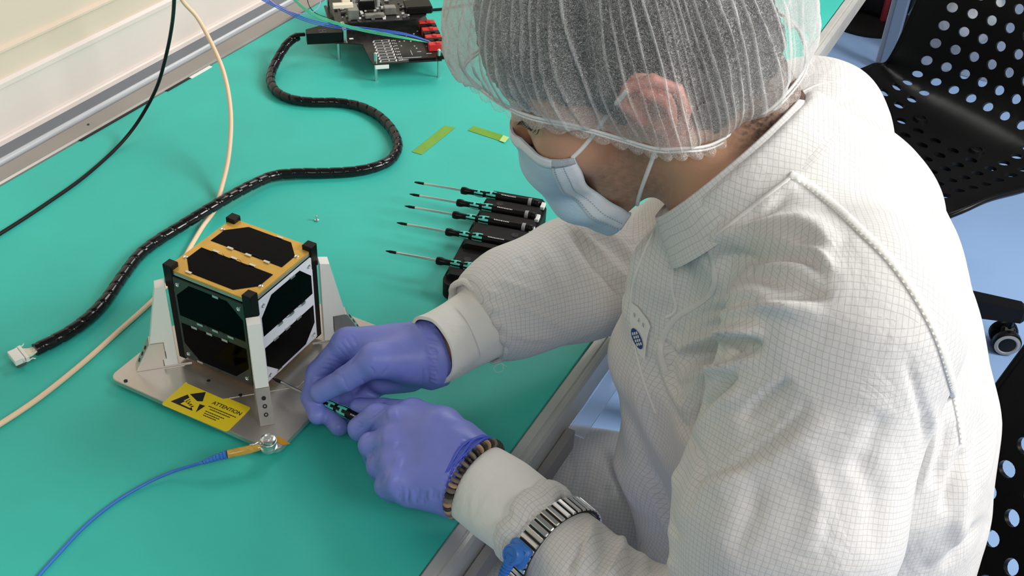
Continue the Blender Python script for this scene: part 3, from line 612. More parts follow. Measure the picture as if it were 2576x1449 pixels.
def build_chair(label, loc, yaw):
    r_ = thing('perforated_chair', label, 'chair', (0, 0, 0)); ROOT0[r_.name] = np.zeros(3)
    NU, NV = 11, 22
    def holes(i, j):
        if i in (0, NU - 1) or j in (0, NV - 1): return False
        return not (8 <= j <= 10 and 2 < i < 8)
    V, F = perforated(shell_pt, holes, NU, NV, (.265, .265)); sh = mk('seat_shell', (V, F), M_BLACK, r_, 60)
    bm = bmesh.new(); bm.from_mesh(sh.data); bmesh.ops.remove_doubles(bm, verts=bm.verts, dist=.0004); bmesh.ops.recalc_face_normals(bm, faces=bm.faces); bm.to_mesh(sh.data); bm.free()
    md = sh.modifiers.new('s', 'SOLIDIFY'); md.thickness = .007; md.offset = 0
    bpy.context.view_layer.update(); nm_ = bpy.data.meshes.new_from_object(sh.evaluated_get(bpy.context.evaluated_depsgraph_get())); sh.modifiers.clear(); sh.data = nm_; nm_.set_sharp_from_angle(angle=math.radians(45))
    b = MB()
    for s in (-1, 1): 
        P = np.array([shell_pt(.5 + s * .5, v) for v in np.linspace(0, 1, 60)]); b.tube(P, .0055, 8)
    for v in (0, 1): b.tube(np.array([shell_pt(u_, v) for u_ in np.linspace(0, 1, 24)]), .0055, 8)
    mk('edge_rim', b, M_BLACK, r_, 180)
    for x, y in ((.06, .07), (.06, -.07), (-.09, .07), (-.09, -.07)):
        b = MB(); b.lathe([(.016, -.004), (.013, .004), (.009, .005), (.008, .002), (.001, .002)], (x, y, .0), (0, 0, 1), 20); mk('seat_boss', b, M_BLACK, r_, 40)
    b = MB(); b.box((0, 0, -.045), (.24, .20, .02), bev=.004); b.lathe([(.030, -.30), (.030, -.12), (.020, -.12), (.020, -.05)], (0, 0, 0), (0, 0, 1), 20); mk('gas_lift', b, M_BLACK, r_, 40)
    b = MB(); b.lathe([(.045, -.375), (.045, -.30), (.03, -.29)], (0, 0, 0), (0, 0, 1), 24); mk('base_hub', b, M_BLACK, r_, 40)
    for k in range(5):
        a = k * 2 * math.pi / 5 + 1.152; d = np.array([math.cos(a), math.sin(a), 0]); s_ = np.array([-d[1], d[0], 0])
        b = MB(); b.loft([np.array([d * r + s_ * y * wd + [0, 0, z] for y, z in ((-1, z0), (1, z0), (.8, z1), (-.8, z1))]) for r, wd, z0, z1 in ((.03, .026, -.375, -.31), (.20, .022, -.372, -.33), (.305, .020, -.372, -.340), (.312, .016, -.368, -.344))]); lg = mk('base_leg', b, M_BLACK, r_, 20)
        c = d * .295 + [0, 0, -.4275]
        b = MB(); b.lathe([(.006, 0), (.006, .06)], c, (0, 0, 1), 12); b.box(c + [0, 0, .012], (.030, .018, .036), np.c_[d, s_, [0, 0, 1]], .006); mk('caster_stem', b, M_BLACK, lg, 30)
        for sg in (-1, 1):
            b = MB(); b.lathe([(.012, .009), (.027, .010), (.0295, .013), (.0295, .024), (.026, .027), (.010, .028)], c, s_ * sg, 28); mk('caster_wheel', b, M_BLACK, lg, 40)
            b = MB(); b.lathe([(.0255, .0262), (.0262, .0277), (.0200, .0287), (.0190, .0275)], c, s_ * sg, 28); mk('wheel_ring', b, mat('grey_ring', (.34, .34, .34, 1), .45), lg, 40)
    r_.location = (loc[0], loc[1], loc[2] + TZ); r_.rotation_euler = (0, 0, yaw)
    return r_
def copy_tree(o, parent=None):
    c = o.copy(); COL.objects.link(c); c.parent = parent
    for ch in list(o.children): copy_tree(ch, c)
    return c
CHZ = -.293
ch = build_chair('black perforated swivel chair standing empty behind the person', (.52, 1.45, CHZ), math.radians(240))
c2 = copy_tree(ch); c2.location = (.67, .22, CHZ + TZ); c2.rotation_euler = (0, 0, math.radians(180 + 28)); c2['label'] = 'black perforated swivel chair the person in white is sitting on'
for o in (ch, c2): o['group'] = 'perforated swivel chairs'

# ================================================================== things on the floor far behind
P = atz(2228, 178, -.75); b = MB(); b.box(P + [-.004, 0, .42], (.036, .036, .84), bev=.003); fr = thing('rack_frame', 'grey blue painted steel upright standing on the blue floor', 'rack', P)
mk('upright', b, mat('blue_grey_paint', (0.17, 0.23, 0.33, 1), 0.4), fr, 30)
P2 = P + np.array([-.032, .03, 0]); b = MB(); b.box(P2 + [0, 0, .42], (.016, .016, .84), bev=.003); mk('side_plate', b, mat('pale_paint', (0.5, 0.53, 0.57, 1), 0.4), fr, 30)
P = atz(2285, 175, -.75); bx = thing('storage_box', 'clear plastic box with pale bags beside the grey blue upright', 'box', P + [.24, .2, 0])
M_CLR = mat('clear_plastic', (0.85, 0.9, 0.97, 1), 0.12, trans=0.85, ior=1.1, alpha=0.75)
b = MB(); c = P + np.array([.27, .22, 0])
x0, x1, y0_, y1_, hh = c[0] - .262, c[0] + .30, c[1] - .17, c[1] + .25, .34
b.box(((x0 + x1) / 2, (y0_ + y1_) / 2, -.745), (x1 - x0, y1_ - y0_, .006))
for xx in (x0, x1): b.box((xx, (y0_ + y1_) / 2, -.75 + hh / 2), (.004, y1_ - y0_, hh))
for yy in (y0_, y1_): b.box(((x0 + x1) / 2, yy, -.75 + hh / 2), (x1 - x0, .004, hh))
mk('box_wall', b, M_CLR, bx, 0)
b = MB(); b.tube([(x0, y0_, -.75 + hh), (x1, y0_, -.75 + hh), (x1, y1_, -.75 + hh), (x0, y1_, -.75 + hh)], .008, 8, closed=True); mk('box_rim', b, mat('frosted', (0.7, 0.75, 0.82, 1), 0.3), bx, 60)
rg = random.Random(5)
for k in range(1):
    cc = c + np.array([-.16, -.06, .14]); b = MB(); mbv = []
    r0 = .10
    b.loft([np.array([cc + np.array([r0 * math.cos(a) * math.sin(ph) * (1 + .25 * math.sin(3 * a + k)), r0 * math.sin(a) * math.sin(ph), r0 * .9 * math.cos(ph) * (1 + .1 * math.sin(5 * a))]) for a in np.arange(14) * math.pi / 7]) for ph in np.linspace(.08, 3.05, 9)])
    tag(mk('plastic_bag', b, mat('bag_film', (0.72, 0.66, 0.62, 1), 0.3, var=0.2, vscale=30), smooth=180), 'crumpled pale plastic bag inside the clear storage box', 'bag')
P = atz(2168, 96, -.75); eq = thing('tool_case', 'dark tool case with a red strap on the floor past the bench end', 'case', P + [0, .25, 0])
b = MB(); b.box(P + [-.03, .32, .17], (.27, .40, .34), bev=.05); mk('case_body', b, M_MATTE, eq, 60)
b = MB(); b.box(P + [.035, .32, .172], (.020, .412, .350), bev=.006); mk('red_strap', b, mat('dark_red', (.22, .015, .02, 1), .5), eq, 30)
b = MB(); b.lathe([(.15, 0), (.15, .012), (.13, .02), (.03, .03)], P + [-.02, .16, 0], (0, 0, 1), 40); mk('base_plate', b, M_MATTE, eq, 40)
# ================================================================== implicit surfaces (for the person)
def cone(P, a, b, ra, rb):
    a = np.asarray(a, float); b = np.asarray(b, float); ab = b - a
    h = np.clip(((P - a) @ ab) / (ab @ ab), 0, 1); return np.linalg.norm(P - a - h[:, None] * ab, axis=1) - (ra + (rb - ra) * h)
def ell(P, c, r, R=None):
    q = P - np.asarray(c, float)
    if R is not None: q = q @ R
    r = np.asarray(r, float); k0 = np.linalg.norm(q / r, axis=1); k1 = np.linalg.norm(q / r ** 2, axis=1) + 1e-9; return k0 * (k0 - 1) / k1
def smin(a, b, k):
    h = np.clip(.5 + .5 * (b - a) / k, 0, 1); return b + (a - b) * h - k * h * (1 - h)
def smax(a, b, k): return -smin(-a, -b, k)
def chain(P, pts, rs, k=.004):
    d = None
    for i in range(len(pts) - 1):
        c = cone(P, pts[i], pts[i + 1], rs[i], rs[i + 1]); d = c if d is None else smin(d, c, k)
    return d
def surface(fn, lo, hi, h):
    """surface-nets mesh of fn < 0"""
    lo = np.asarray(lo, float); n = np.ceil((np.asarray(hi) - lo) / h).astype(int) + 1; K = 4
    nc = np.ceil(n / K).astype(int) + 1
    gc = np.stack(np.meshgrid(*[lo[i] + np.arange(nc[i]) * h * K for i in range(3)], indexing='ij'), -1).reshape(-1, 3)
    dc = fn(gc).reshape(nc)
    near = np.abs(dc) < h * K * 2.2
    idx = [np.minimum(np.round(np.arange(n[i]) / K).astype(int), nc[i] - 1) for i in range(3)]
    big = near[np.ix_(*idx)]; D = dc[np.ix_(*idx)].copy()
    ii = np.argwhere(big); D[big] = fn(lo + ii * h)
    ins = D < 0; V = []; 
    vid = -np.ones(n - 1, int); cs = [ins[a:n[0] - 1 + a, b:n[1] - 1 + b, c:n[2] - 1 + c] for a in (0, 1) for b in (0, 1) for c in (0, 1)]
    tot = sum(c.astype(int) for c in cs); act = np.argwhere((tot > 0) & (tot < 8)); vid[tuple(act.T)] = np.arange(len(act))
    acc = np.zeros((len(act), 3)); cnt = np.zeros(len(act))
    cor = [(a, b, c) for a in (0, 1) for b in (0, 1) for c in (0, 1)]
    for p in cor:
        for ax in range(3):
            if p[ax] == 0:
                q = list(p); q[ax] = 1; A = act + p; B = act + q; da = D[tuple(A.T)]; db = D[tuple(B.T)]; m = (da < 0) != (db < 0)
                t = np.where(m, da / np.where(m, da - db, 1), 0); acc[m] += (np.array(p) + (np.array(q) - np.array(p)) * t[m][:, None]); cnt += m
    V = lo + (act + acc / cnt[:, None]) * h
    F = []
    for ax in range(3):
        b, c = (ax + 1) % 3, (ax + 2) % 3
        sl0 = [slice(None)] * 3; sl1 = [slice(None)] * 3; sl0[ax] = slice(0, n[ax] - 1); sl1[ax] = slice(1, n[ax])
        m = ins[tuple(sl0)] != ins[tuple(sl1)]; e = np.argwhere(m); e = e[(e[:, b] > 0) & (e[:, c] > 0) & (e[:, b] < n[b] - 1) & (e[:, c] < n[c] - 1)]
        o = lambda db_, dc_: tuple((e - np.eye(3, dtype=int)[b] * db_ - np.eye(3, dtype=int)[c] * dc_).T)
        q = np.stack([vid[o(1, 1)], vid[o(0, 1)], vid[o(0, 0)], vid[o(1, 0)]], 1)
        fl = ins[tuple(e.T)]; q[~fl] = q[~fl][:, ::-1]; F.append(q)
    return V, np.concatenate(F)
def relax(V, F, it=2, lam=.5):
    n = len(V); E = np.concatenate([F[:, [0, 1]], F[:, [1, 2]], F[:, [2, 3]], F[:, [3, 0]]]); E = np.vstack([E, E[:, ::-1]]); deg = np.bincount(E[:, 0], minlength=n)[:, None]
    for _ in range(it):
        S = np.stack([np.bincount(E[:, 0], V[E[:, 1], i], n) for i in range(3)], 1) / np.maximum(deg, 1); V = V + lam * (S - V)
    return V
def normals(V, F):
    N = np.cross(V[F[:, 2]] - V[F[:, 0]], V[F[:, 3]] - V[F[:, 1]]); out = np.zeros_like(V)
    for k in range(4): 
        for i in range(3): out[:, i] += np.bincount(F[:, k], N[:, i], len(V))
    return out / (np.linalg.norm(out, axis=1)[:, None] + 1e-12)
def seg2(p, line):
    """distance, along-fraction and signed side of 2-D points p to a polyline"""
    best = np.full(len(p), 1e9); frac = np.zeros(len(p)); side = np.zeros(len(p)); L = np.r_[0, np.cumsum(np.linalg.norm(np.diff(line, axis=0), axis=1))]
    for i in range(len(line) - 1):
        a, b = line[i], line[i + 1]; ab = b - a; h = np.clip(((p - a) @ ab) / (ab @ ab), 0, 1); dv = p - a - h[:, None] * ab; d = np.linalg.norm(dv, axis=1)
        m = d < best; best[m] = d[m]; frac[m] = (L[i] + h[m] * (L[i + 1] - L[i])) / L[-1]; side[m] = np.sign(ab[0] * dv[m, 1] - ab[1] * dv[m, 0])
    return best, frac, side
def folds(V, N, strokes, tmin=0, tmax=9):
    """push the cloth in or out along strokes: (points, width in px, height in m, kind)"""
    px_ = topx(V); face = np.clip(-((N * (V - CAM)).sum(1) / np.linalg.norm(V - CAM, axis=1)) * 3 + .3, 0, 1) * (px_[:, 2] > tmin) * (px_[:, 2] < tmax)
    disp = np.zeros(len(V))
    for st in strokes:
        pts, wd, amp = st[:3]; kind = st[3] if len(st) > 3 else 'r'
        line = catmull(np.c_[np.array(pts, float), np.zeros(len(pts))], 6)[:, :2] if len(pts) > 2 else np.array(pts, float)
        lo, hi = line.min(0) - 3 * wd, line.max(0) + 3 * wd; m = (px_[:, 0] > lo[0]) & (px_[:, 0] < hi[0]) & (px_[:, 1] > lo[1]) & (px_[:, 1] < hi[1]) & (face > 0)
        if not m.any(): continue
        d, fr, sd = seg2(px_[m, :2], line); tp = np.clip(np.minimum(fr, 1 - fr) / .25, 0, 1) ** .7 if kind != 'f' else 1.0
        x = d / wd
        if kind == 's': g = -sd * x * np.exp(.5 - .5 * x * x) * 1.0     # step: raised on one side, sunk on the other
        elif kind == 'c': g = np.exp(-x * 1.6) 
        else: g = np.exp(-x * x)
        disp[m] += amp * g * tp * face[m]
    return V + N * disp[:, None]
def wob(P, f, seed=0):
    r = np.random.RandomState(seed); d = 0
    for k in range(6):
        w_ = r.normal(size=3); w_ /= np.linalg.norm(w_); d = d + np.sin(P @ w_ * f * r.uniform(.6, 1.6) * 6.28 + r.uniform(0, 6.28)) / 6
    return d
def set_col(o, C, name='Col'):
    a = o.data.color_attributes.new(name, 'FLOAT_COLOR', 'POINT'); a.data.foreach_set('color', np.c_[C, np.ones(len(C))].astype(np.float32).ravel())
def bvh_of(V, F): return BVHTree.FromPolygons([tuple(v) for v in V], [tuple(int(i) for i in f) for f in F])
def hit(bv, x, y):
    d = ray(x, y); d /= np.linalg.norm(d); h = bv.ray_cast(Vector(CAM), Vector(d))
    return (np.array(h[0]), np.array(h[1])) if h[0] is not None else (None, None)
def ribbon(bv, pts, width, raise_=.0008, step=.002, off=0., wav=0., thick=.0012, closed=False):
    """a raised strip lying on a surface along photo points"""
    L = catmull(np.c_[np.array(pts, float), np.zeros(len(pts))], 8)[:, :2]; H = [hit(bv, *p) for p in L]; H = [h for h in H if h[0] is not None]
    H = [h for i, h in enumerate(H) if i == 0 or np.linalg.norm(h[0] - H[i - 1][0]) < .05]
    P = np.array([h[0] for h in H]); N = np.array([h[1] * (1 if h[1] @ (CAM - h[0]) > 0 else -1) for h in H])
    s = np.r_[0, np.cumsum(np.linalg.norm(np.diff(P, axis=0), axis=1))]; q = np.arange(0, s[-1], step)
    P = np.array([np.interp(q, s, P[:, i]) for i in range(3)]).T; N = np.array([np.interp(q, s, N[:, i]) for i in range(3)]).T
    for _ in range(3): P[1:-1] = (P[:-2] + P[2:] + 2 * P[1:-1]) / 4; N[1:-1] = (N[:-2] + N[2:] + 2 * N[1:-1]) / 4
    N /= np.linalg.norm(N, axis=1)[:, None]; T = np.gradient(P, axis=0); T /= np.linalg.norm(T, axis=1)[:, None]; S_ = np.cross(N, T)
    mb = MB(); rings = []
    for i in range(len(P)):
        ww = width / 2; bmp = wav * math.sin(q[i] / .0045 * 6.28)
        prof = [(-ww, -.002), (-ww, raise_ * .6), (-ww * .6, raise_ + bmp), (0, raise_ + .0003 - bmp), (ww * .6, raise_ + bmp), (ww, raise_ * .6), (ww, -.002)]
        rings.append(np.array([P[i] + S_[i] * (a + off) + N[i] * (h_) for a, h_ in prof]))
    mb.loft(rings); return mb, P, N
# ================================================================== the person
# head frame: f forward, l left, u up
fh = CR.T @ np.array([-.875, .424, .24]); fh /= np.linalg.norm(fh)
uh = CR.T @ np.array([-.50, -.635, -.59]); uh -= fh * (uh @ fh); uh /= np.linalg.norm(uh); lh = np.cross(uh, fh)
RH = np.c_[fh, lh, uh]
EAR = at(1622, 277, .800)
HO = EAR - lh * .078                             # head centre, level with the ear canals
def hp(f, l, u): return HO + RH @ np.array([f, l, u])
def tohead(P): return (np.atleast_2d(P) - HO) @ RH
SHL = at(2120, 820, .765); SHR = at(2035, 345, 1.03); NB = np.array([.545, .190, .315])
CC = at(1828, 397, .862); NC = CR.T @ np.array([-.66, -.75, -.05]); NC /= np.linalg.norm(NC)      # collar ring centre and axis
ELL = at(1850, 1720, .82); WRL = at(1172, 1192, .945)
ELR = np.array([.385, .290, .080]); WRR = at(1106, 884, 1.035)
HIPL = np.array([.66, .11, -.195]); HIPR = np.array([.60, .29, -.205]); KNL = np.array([.30, -.02, -.175]); KNR = np.array([.24, .19, -.205])
M_SKIN = mat('skin', (0.5, 0.3, 0.2, 1), 0.42, sss=0.12, vcol='Col', bump=0.25, bscale=350)
person = thing('person', 'seated person in white gridded coverall, hair net, face mask and blue gloves using a screwdriver', 'person', (.56, .19, -.29))

def sd_head(P):
    q = (P - HO) @ RH; a = np.abs(q[:, 1])[:, None]; qs = np.c_[q[:, :1], a, q[:, 2:]]     # mirrored left / right
    d = ell(q, (-.012, 0, .047), (.098, .076, .088)); d = smin(d, ell(q, (.045, 0, -.020), (.048, .056, .075)), .03)
    d = smin(d, cone(qs, (-.004, .056, -.048), (.066, .016, -.100), .019, .020), .022)       # jaw
    d = smin(d, ell(qs, (.062, .040, -.018), (.026, .024, .024)), .02)                       # cheek bone
    d = smin(d, cone(qs, (.076, .012, .034), (.068, .046, .028), .013, .010), .014)          # brow
    d = smax(d, -ell(qs, (.090, .034, .011), (.016, .017, .011)), .010)                      # eye socket
    d = smin(d, cone(q, (.079, 0, .022), (.099, 0, -.014), .0060, .0080), .012)                # nose
    d = smin(d, ell(qs, (.090, .009, -.018), (.010, .007, .007)), .006)
    d = smin(d, ell(q, (.088, 0, -.055), (.020, .028, .017)), .014)                          # mouth
    d = smin(d, ell(q, (.086, 0, -.098), (.018, .022, .018)), .014)                          # chin
    d = smin(d, ell(qs, (.074, .033, .010), (.0125, .0125, .0125)), .001)                    # eyeball
    d = smin(d, cone(qs, (.072, .050, .012), (.087, .030, .0190), .0045, .004), .003)        # upper lid
    d = smin(d, cone(qs, (.072, .050, .006), (.086, .030, -.0010), .0035, .0035), .004)
    # ear: plate, helix, antihelix, lobe, hollow
    eR = np.array([(.97, -.25, 0), (.25, .97, 0), (0, 0, 1)])
    ec = np.array([-.006, .081, .004])
    d = smin(d, ell(qs, ec, (.017, .0045, .029), eR.T), .006)
    hel = [(.009, .080, .004), (.011, .088, .022), (.001, .096, .034), (-.016, .101, .034), (-.028, .102, .018), (-.027, .099, -.002), (-.017, .092, -.020), (-.006, .084, -.030)]
    d = smin(d, chain(qs, hel, [.0030, .0036, .0040, .0042, .0042, .0038, .0036, .0048], .002), .003)
    d = smin(d, chain(qs, [(-.004, .089, .022), (-.014, .092, .010), (-.012, .088, -.008), (-.002, .085, -.014)], [.003, .0032, .003, .003], .002), .003)
    d = smin(d, ell(qs, (.006, .083, -.002), (.004, .004, .007)), .003)
    d = smax(d, -ell(qs, (-.005, .094, -.001), (.0085, .0115, .0120)), .002)
    return d
def sd_body(P):
    d = sd_head(P)
    nk = hp(-.030, 0, -.045)
    d = smin(d, cone(P, nk, CC - NC * .03, .056, .055), .03)
    d = smin(d, cone(P, CC - NC * .03, NB - np.array([0, 0, .05]), .055, .055), .03)
    d = smin(d, cone(P, hp(-.072, 0, .0), CC - NC * .02 + CR.T @ np.array([.022, -.022, 0]), .034, .034), .03)
    for SH, EL, WR in ((SHL, ELL, WRL), (SHR, ELR, WRR)):
        e = smin(cone(P, NB - np.array([0, 0, .04]), SH - np.array([0, 0, .012]), .05, .046), cone(P, SH - np.array([0, 0, .012]), EL, .044, .034), .02)
        e = smin(e, cone(P, EL, WR, .034, .022), .01); d = smin(d, e, .03)
    t = smin(cone(P, NB - np.array([0, 0, .09]), (.63, .20, -.10), .085, .10), cone(P, (.63, .20, -.10), (.63, .20, -.19), .10, .11), .03)
    for a, b in ((HIPL, KNL), (HIPR, KNR)): t = smin(t, smin(cone(P, a, b, .070, .050), cone(P, b, b + np.array([.03, 0, -.40]), .050, .035), .01), .03)
    return smin(d, t, .04)
def body_mesh():
    # one continuous surface: fine around the head, the rest shares the same field
    V, F = surface(sd_body, (.10, -.16, -.62), (.80, .50, .60), .0048)
    return V, F
HV, HF = surface(lambda P: sd_body(P), HO - np.array([.17, .19, .17]), HO + np.array([.20, .17, .17]), .0019)
HV = relax(HV, HF, 1, .4)
bodyV, bodyF = body_mesh()
# swap the coarse head for the fine one inside the box
lo, hi = HO - np.array([.165, .185, .165]), HO + np.array([.195, .165, .165])
fc = bodyV[bodyF].mean(1); keep = ~((fc > lo) & (fc < hi)).all(1); fc2 = HV[HF].mean(1); keep2 = ((fc2 > lo - .002) & (fc2 < hi + .002)).all(1)
BV = np.vstack([bodyV, HV]); BF = np.vstack([bodyF[keep], HF[keep2] + len(bodyV)])
used = np.unique(BF); rm = -np.ones(len(BV), int); rm[used] = np.arange(len(used)); BV = BV[used]; BF = rm[BF]
body = mk('body', (BV, BF), M_SKIN, person, 180)
q = tohead(BV); rs = np.random.RandomState(1)
base = np.array([.54, .30, .195]); C = np.tile(base, (len(BV), 1))
def blend(C, m, col): m = np.clip(m, 0, 1)[:, None]; return C * (1 - m) + np.array(col) * m
ql = np.c_[q[:, 0], np.abs(q[:, 1]), q[:, 2]]
nz = wob(BV, 180, 3) * .5 + wob(BV, 420, 4) * .5
C = blend(C, np.exp(-((ql - [.02, .07, -.02]) ** 2).sum(1) / .03 ** 2) * .5, (.56, .26, .17))
C = blend(C, np.exp(-((ql - [-.035, .05, -.07]) ** 2).sum(1) / .045 ** 2) * .7, (.52, .27, .14))
st = np.clip((-.018 - q[:, 2] - .25 * (q[:, 0] - .02)) / .03, 0, 1) * np.clip((q[:, 0] + .0) / .02, 0, 1) * np.clip((.16 + q[:, 2]) / .03, 0, 1)
C = blend(C, st * (.42 + .5 * nz), (.20, .105, .07))
C = blend(C, np.clip((ql[:, 1] - .080) / .006, 0, 1) * np.clip((.047 - np.linalg.norm(ql - [-.008, .09, .004], axis=1)) / .006, 0, 1) * .85, (.62, .25, .20))
C = blend(C, np.exp(-((ql - [-.005, .086, -.001]) ** 2).sum(1) / .0085 ** 2) * .9, (.10, .05, .04))  # shade of the ear hollow put into the skin colour
C = blend(C, np.exp(-((ql - [.078, .040, .022]) ** 2).sum(1) / .012 ** 2) * .45, (.25, .11, .07))
C = blend(C, np.clip((-.034 - q[:, 0]) / .03, 0, 1) * np.clip((q[:, 2] + .115 + .6 * (q[:, 0] + .05)) / .045 + np.clip((-.09 - q[:, 0]) / .02, 0, 1), 0, 1) * (.85 + .6 * nz), (.035, .020, .013))
set_col(body, C)
# eye: iris and lashes, eyebrow
b = MB(); ec = hp(.0862, .0350, .0085); en = RH @ np.array([.93, .36, -.02]); b.lathe([(.0001, .0012), (.0035, .0010), (.0055, .0004), (.0058, -.0002)], ec, en, 20); mk('eye_iris', b, mat('dark_iris', (.03, .015, .01, 1), .1), person, 60)
b = MB()
for k in range(11):
    a = k / 10; p0 = hp(.076 + .013 * a, .050 - .022 * a, .0105 + .004 * math.sin(a * 3)); p1 = p0 + RH @ np.array([.0035, .0025 - .0025 * a, -.0022]); p2 = p1 + RH @ np.array([.0018, .0012, .0004]); b.tube([p0, p1, p2], [.00035, .0003, .0001], 5)
mk('eyelash', b, M_INK, person, 180)
bvh = bvh_of(BV, BF)
b = MB(); rg = random.Random(2)
for k in range(260):
    a = rg.random(); p = hp(.092 - .018 * a, .016 + .036 * a, .033 + .006 * math.sin(a * 3) + rg.uniform(-.004, .004)); nn, nrm, _, _ = bvh.find_nearest(Vector(p)); p = np.array(nn)
    dv = RH @ np.array([-.3, .8, .3 - .6 * a]); b.tube([p, p + dv * .004 + np.array(nrm) * .0012, p + dv * .008 + np.array(nrm) * .001], [.0004, .0003, .0001], 4)
mk('eyebrow', b, M_INK, person, 180)

# hair (short, dark, seen through the net)
def sd_hair(P):
    q = (P - HO) @ RH; d = smin(sd_head(P), cone(P, hp(-.030, 0, -.045), CC - NC * .03, .056, .055), .03); d = smin(d, cone(P, hp(-.072, 0, .0), CC - NC * .02 + CR.T @ np.array([.022, -.022, 0]), .034, .034), .03) - .0075; a = np.abs(q[:, 1])
    line = np.where(q[:, 0] > .0, .052 + (.03 - np.abs(q[:, 0] - .05)) * .2 - .0 * a, .0)
    hl = np.interp(q[:, 0], [-.11, -.05, -.030, -.018, .000, .018, .032, .07, .11], [-.036, -.040, -.044, .000, .030, -.012, .016, .040, .050])
    d = smax(d, hl - q[:, 2], .008); d = smax(d, a - np.interp(q[:, 0], [-.12, -.06, -.035, .1], [.2, .2, .080, .080]), .004)
    return d + .0022 * wob(P, 95, 8) + .0012 * wob(P, 230, 9)
V, F = surface(sd_hair, HO - .15, HO + .19, .0026); m_hair = mat('dark_hair', (.018, .015, .014, 1), .6, bump=1.0, bscale=900, var=.5, vscale=500)
V = relax(V, F, 1, .4); mk('hair', (V, F), m_hair, person, 180)

# ------------------------------------------------------------------ coverall
def loft_sd(P, secs):
    z = np.clip(P[:, 2], secs[0][0], secs[-1][0]); S = np.array(secs); g = lambda i: np.interp(z, S[:, 0], S[:, i])
    x, y = P[:, 0] - g(1), P[:, 1] - g(2); L = BYAW
    lat = x * L[0] + y * L[1]; dep = -x * L[1] + y * L[0]; w_, d_ = g(3), g(4)
    k = (np.abs(lat / w_) ** 2.4 + np.abs(dep / d_) ** 2.4) ** (1 / 2.4); dd = (k - 1) * np.minimum(w_, d_) * .85; dz = np.abs(P[:, 2] - z); return np.where(dz > 0, np.hypot(np.maximum(dd, 0), dz) + np.minimum(dd, 0) * (dz < .001), dd)
BYAW = np.array([.30, -.954])                   # the person's left in plan
SECS = [(-.27, .625, .205, .190, .128), (-.15, .622, .205, .190, .134), (-.04, .608, .200, .188, .138), (.05, .592, .195, .188, .145), (.12, .578, .192, .19, .143), (.19, .570, .190, .172, .122), (.25, .560, .185, .135, .100), (.285, .550, .180, .085, .065)]
ARML = [SHL, SHL * .5 + ELL * .5 + np.array([.0, -.006, .0]), ELL, at(1495, 1468, .865), at(1335, 1318, .905)]
ARMR = [SHR, ELR, at(1440, 705, 1.085), at(1300, 755, 1.06), at(1206, 808, 1.045)]
RBL = [.076, .076, .056, .036, .035]; RBR = [.070, .060, .055, .051, .043]
def sd_suit(P):
    d = loft_sd(P, SECS)
    for A, R_ in ((ARML, RBL), (ARMR, RBR)):
        sh = smin(cone(P, NB - np.array([.0, 0, .045]), A[0], .062, R_[0] * .86), chain(P, A, R_, .02), .03); ax = A[-1] - A[-2]; ax = ax / np.linalg.norm(ax); sh = smax(sh, (P - A[-1]) @ ax, .008); d = smin(d, sh, .028)
    for a, b in ((HIPL, KNL), (HIPR, KNR)): d = smin(d, smin(cone(P, a, b, .092, .076), cone(P, b, b + np.array([.04, 0, -.45]), .076, .060), .02), .03)
    q = P - CC; q = q - np.outer(q @ CR[2], CR[2]) * .10
    col = chain(P, [NB - np.array([0, 0, .07]), at(1935, 480, .873), CC - NC * .034, CC], [.095, .080, .076, .068], .01); d = smin(d, smax(col, (P - CC) @ NC + .004, .003), .035)
    d = smin(d, chain(P, [at(1695, 690, .93), at(1672, 900, 1.0), at(1690, 1040, 1.03), at(1680, 1150, 1.06), at(1735, 1350, 1.08)], [.035, .045, .043, .045, .05], .02), .04)
    # opening for the neck and sleeve ends
    return d
SV, SF = surface(sd_suit, (.08, -.20, -.72), (.86, .52, .46), .0034)
SV = relax(SV, SF, 3, .5)
SN = normals(SV, SF)
def bones(P):
    D = [cone(P, ARML[0], ARML[2], .08, .066), cone(P, ARML[2], ARML[4], .066, .041), cone(P, ARMR[0], ARMR[1], .075, .068), cone(P, ARMR[1], ARMR[4], .068, .040), loft_sd(P, SECS) + .004,
         cone(P, HIPL, KNL, .092, .076), cone(P, HIPR, KNR, .092, .076)]
    return np.argmin(np.stack(D), 0)
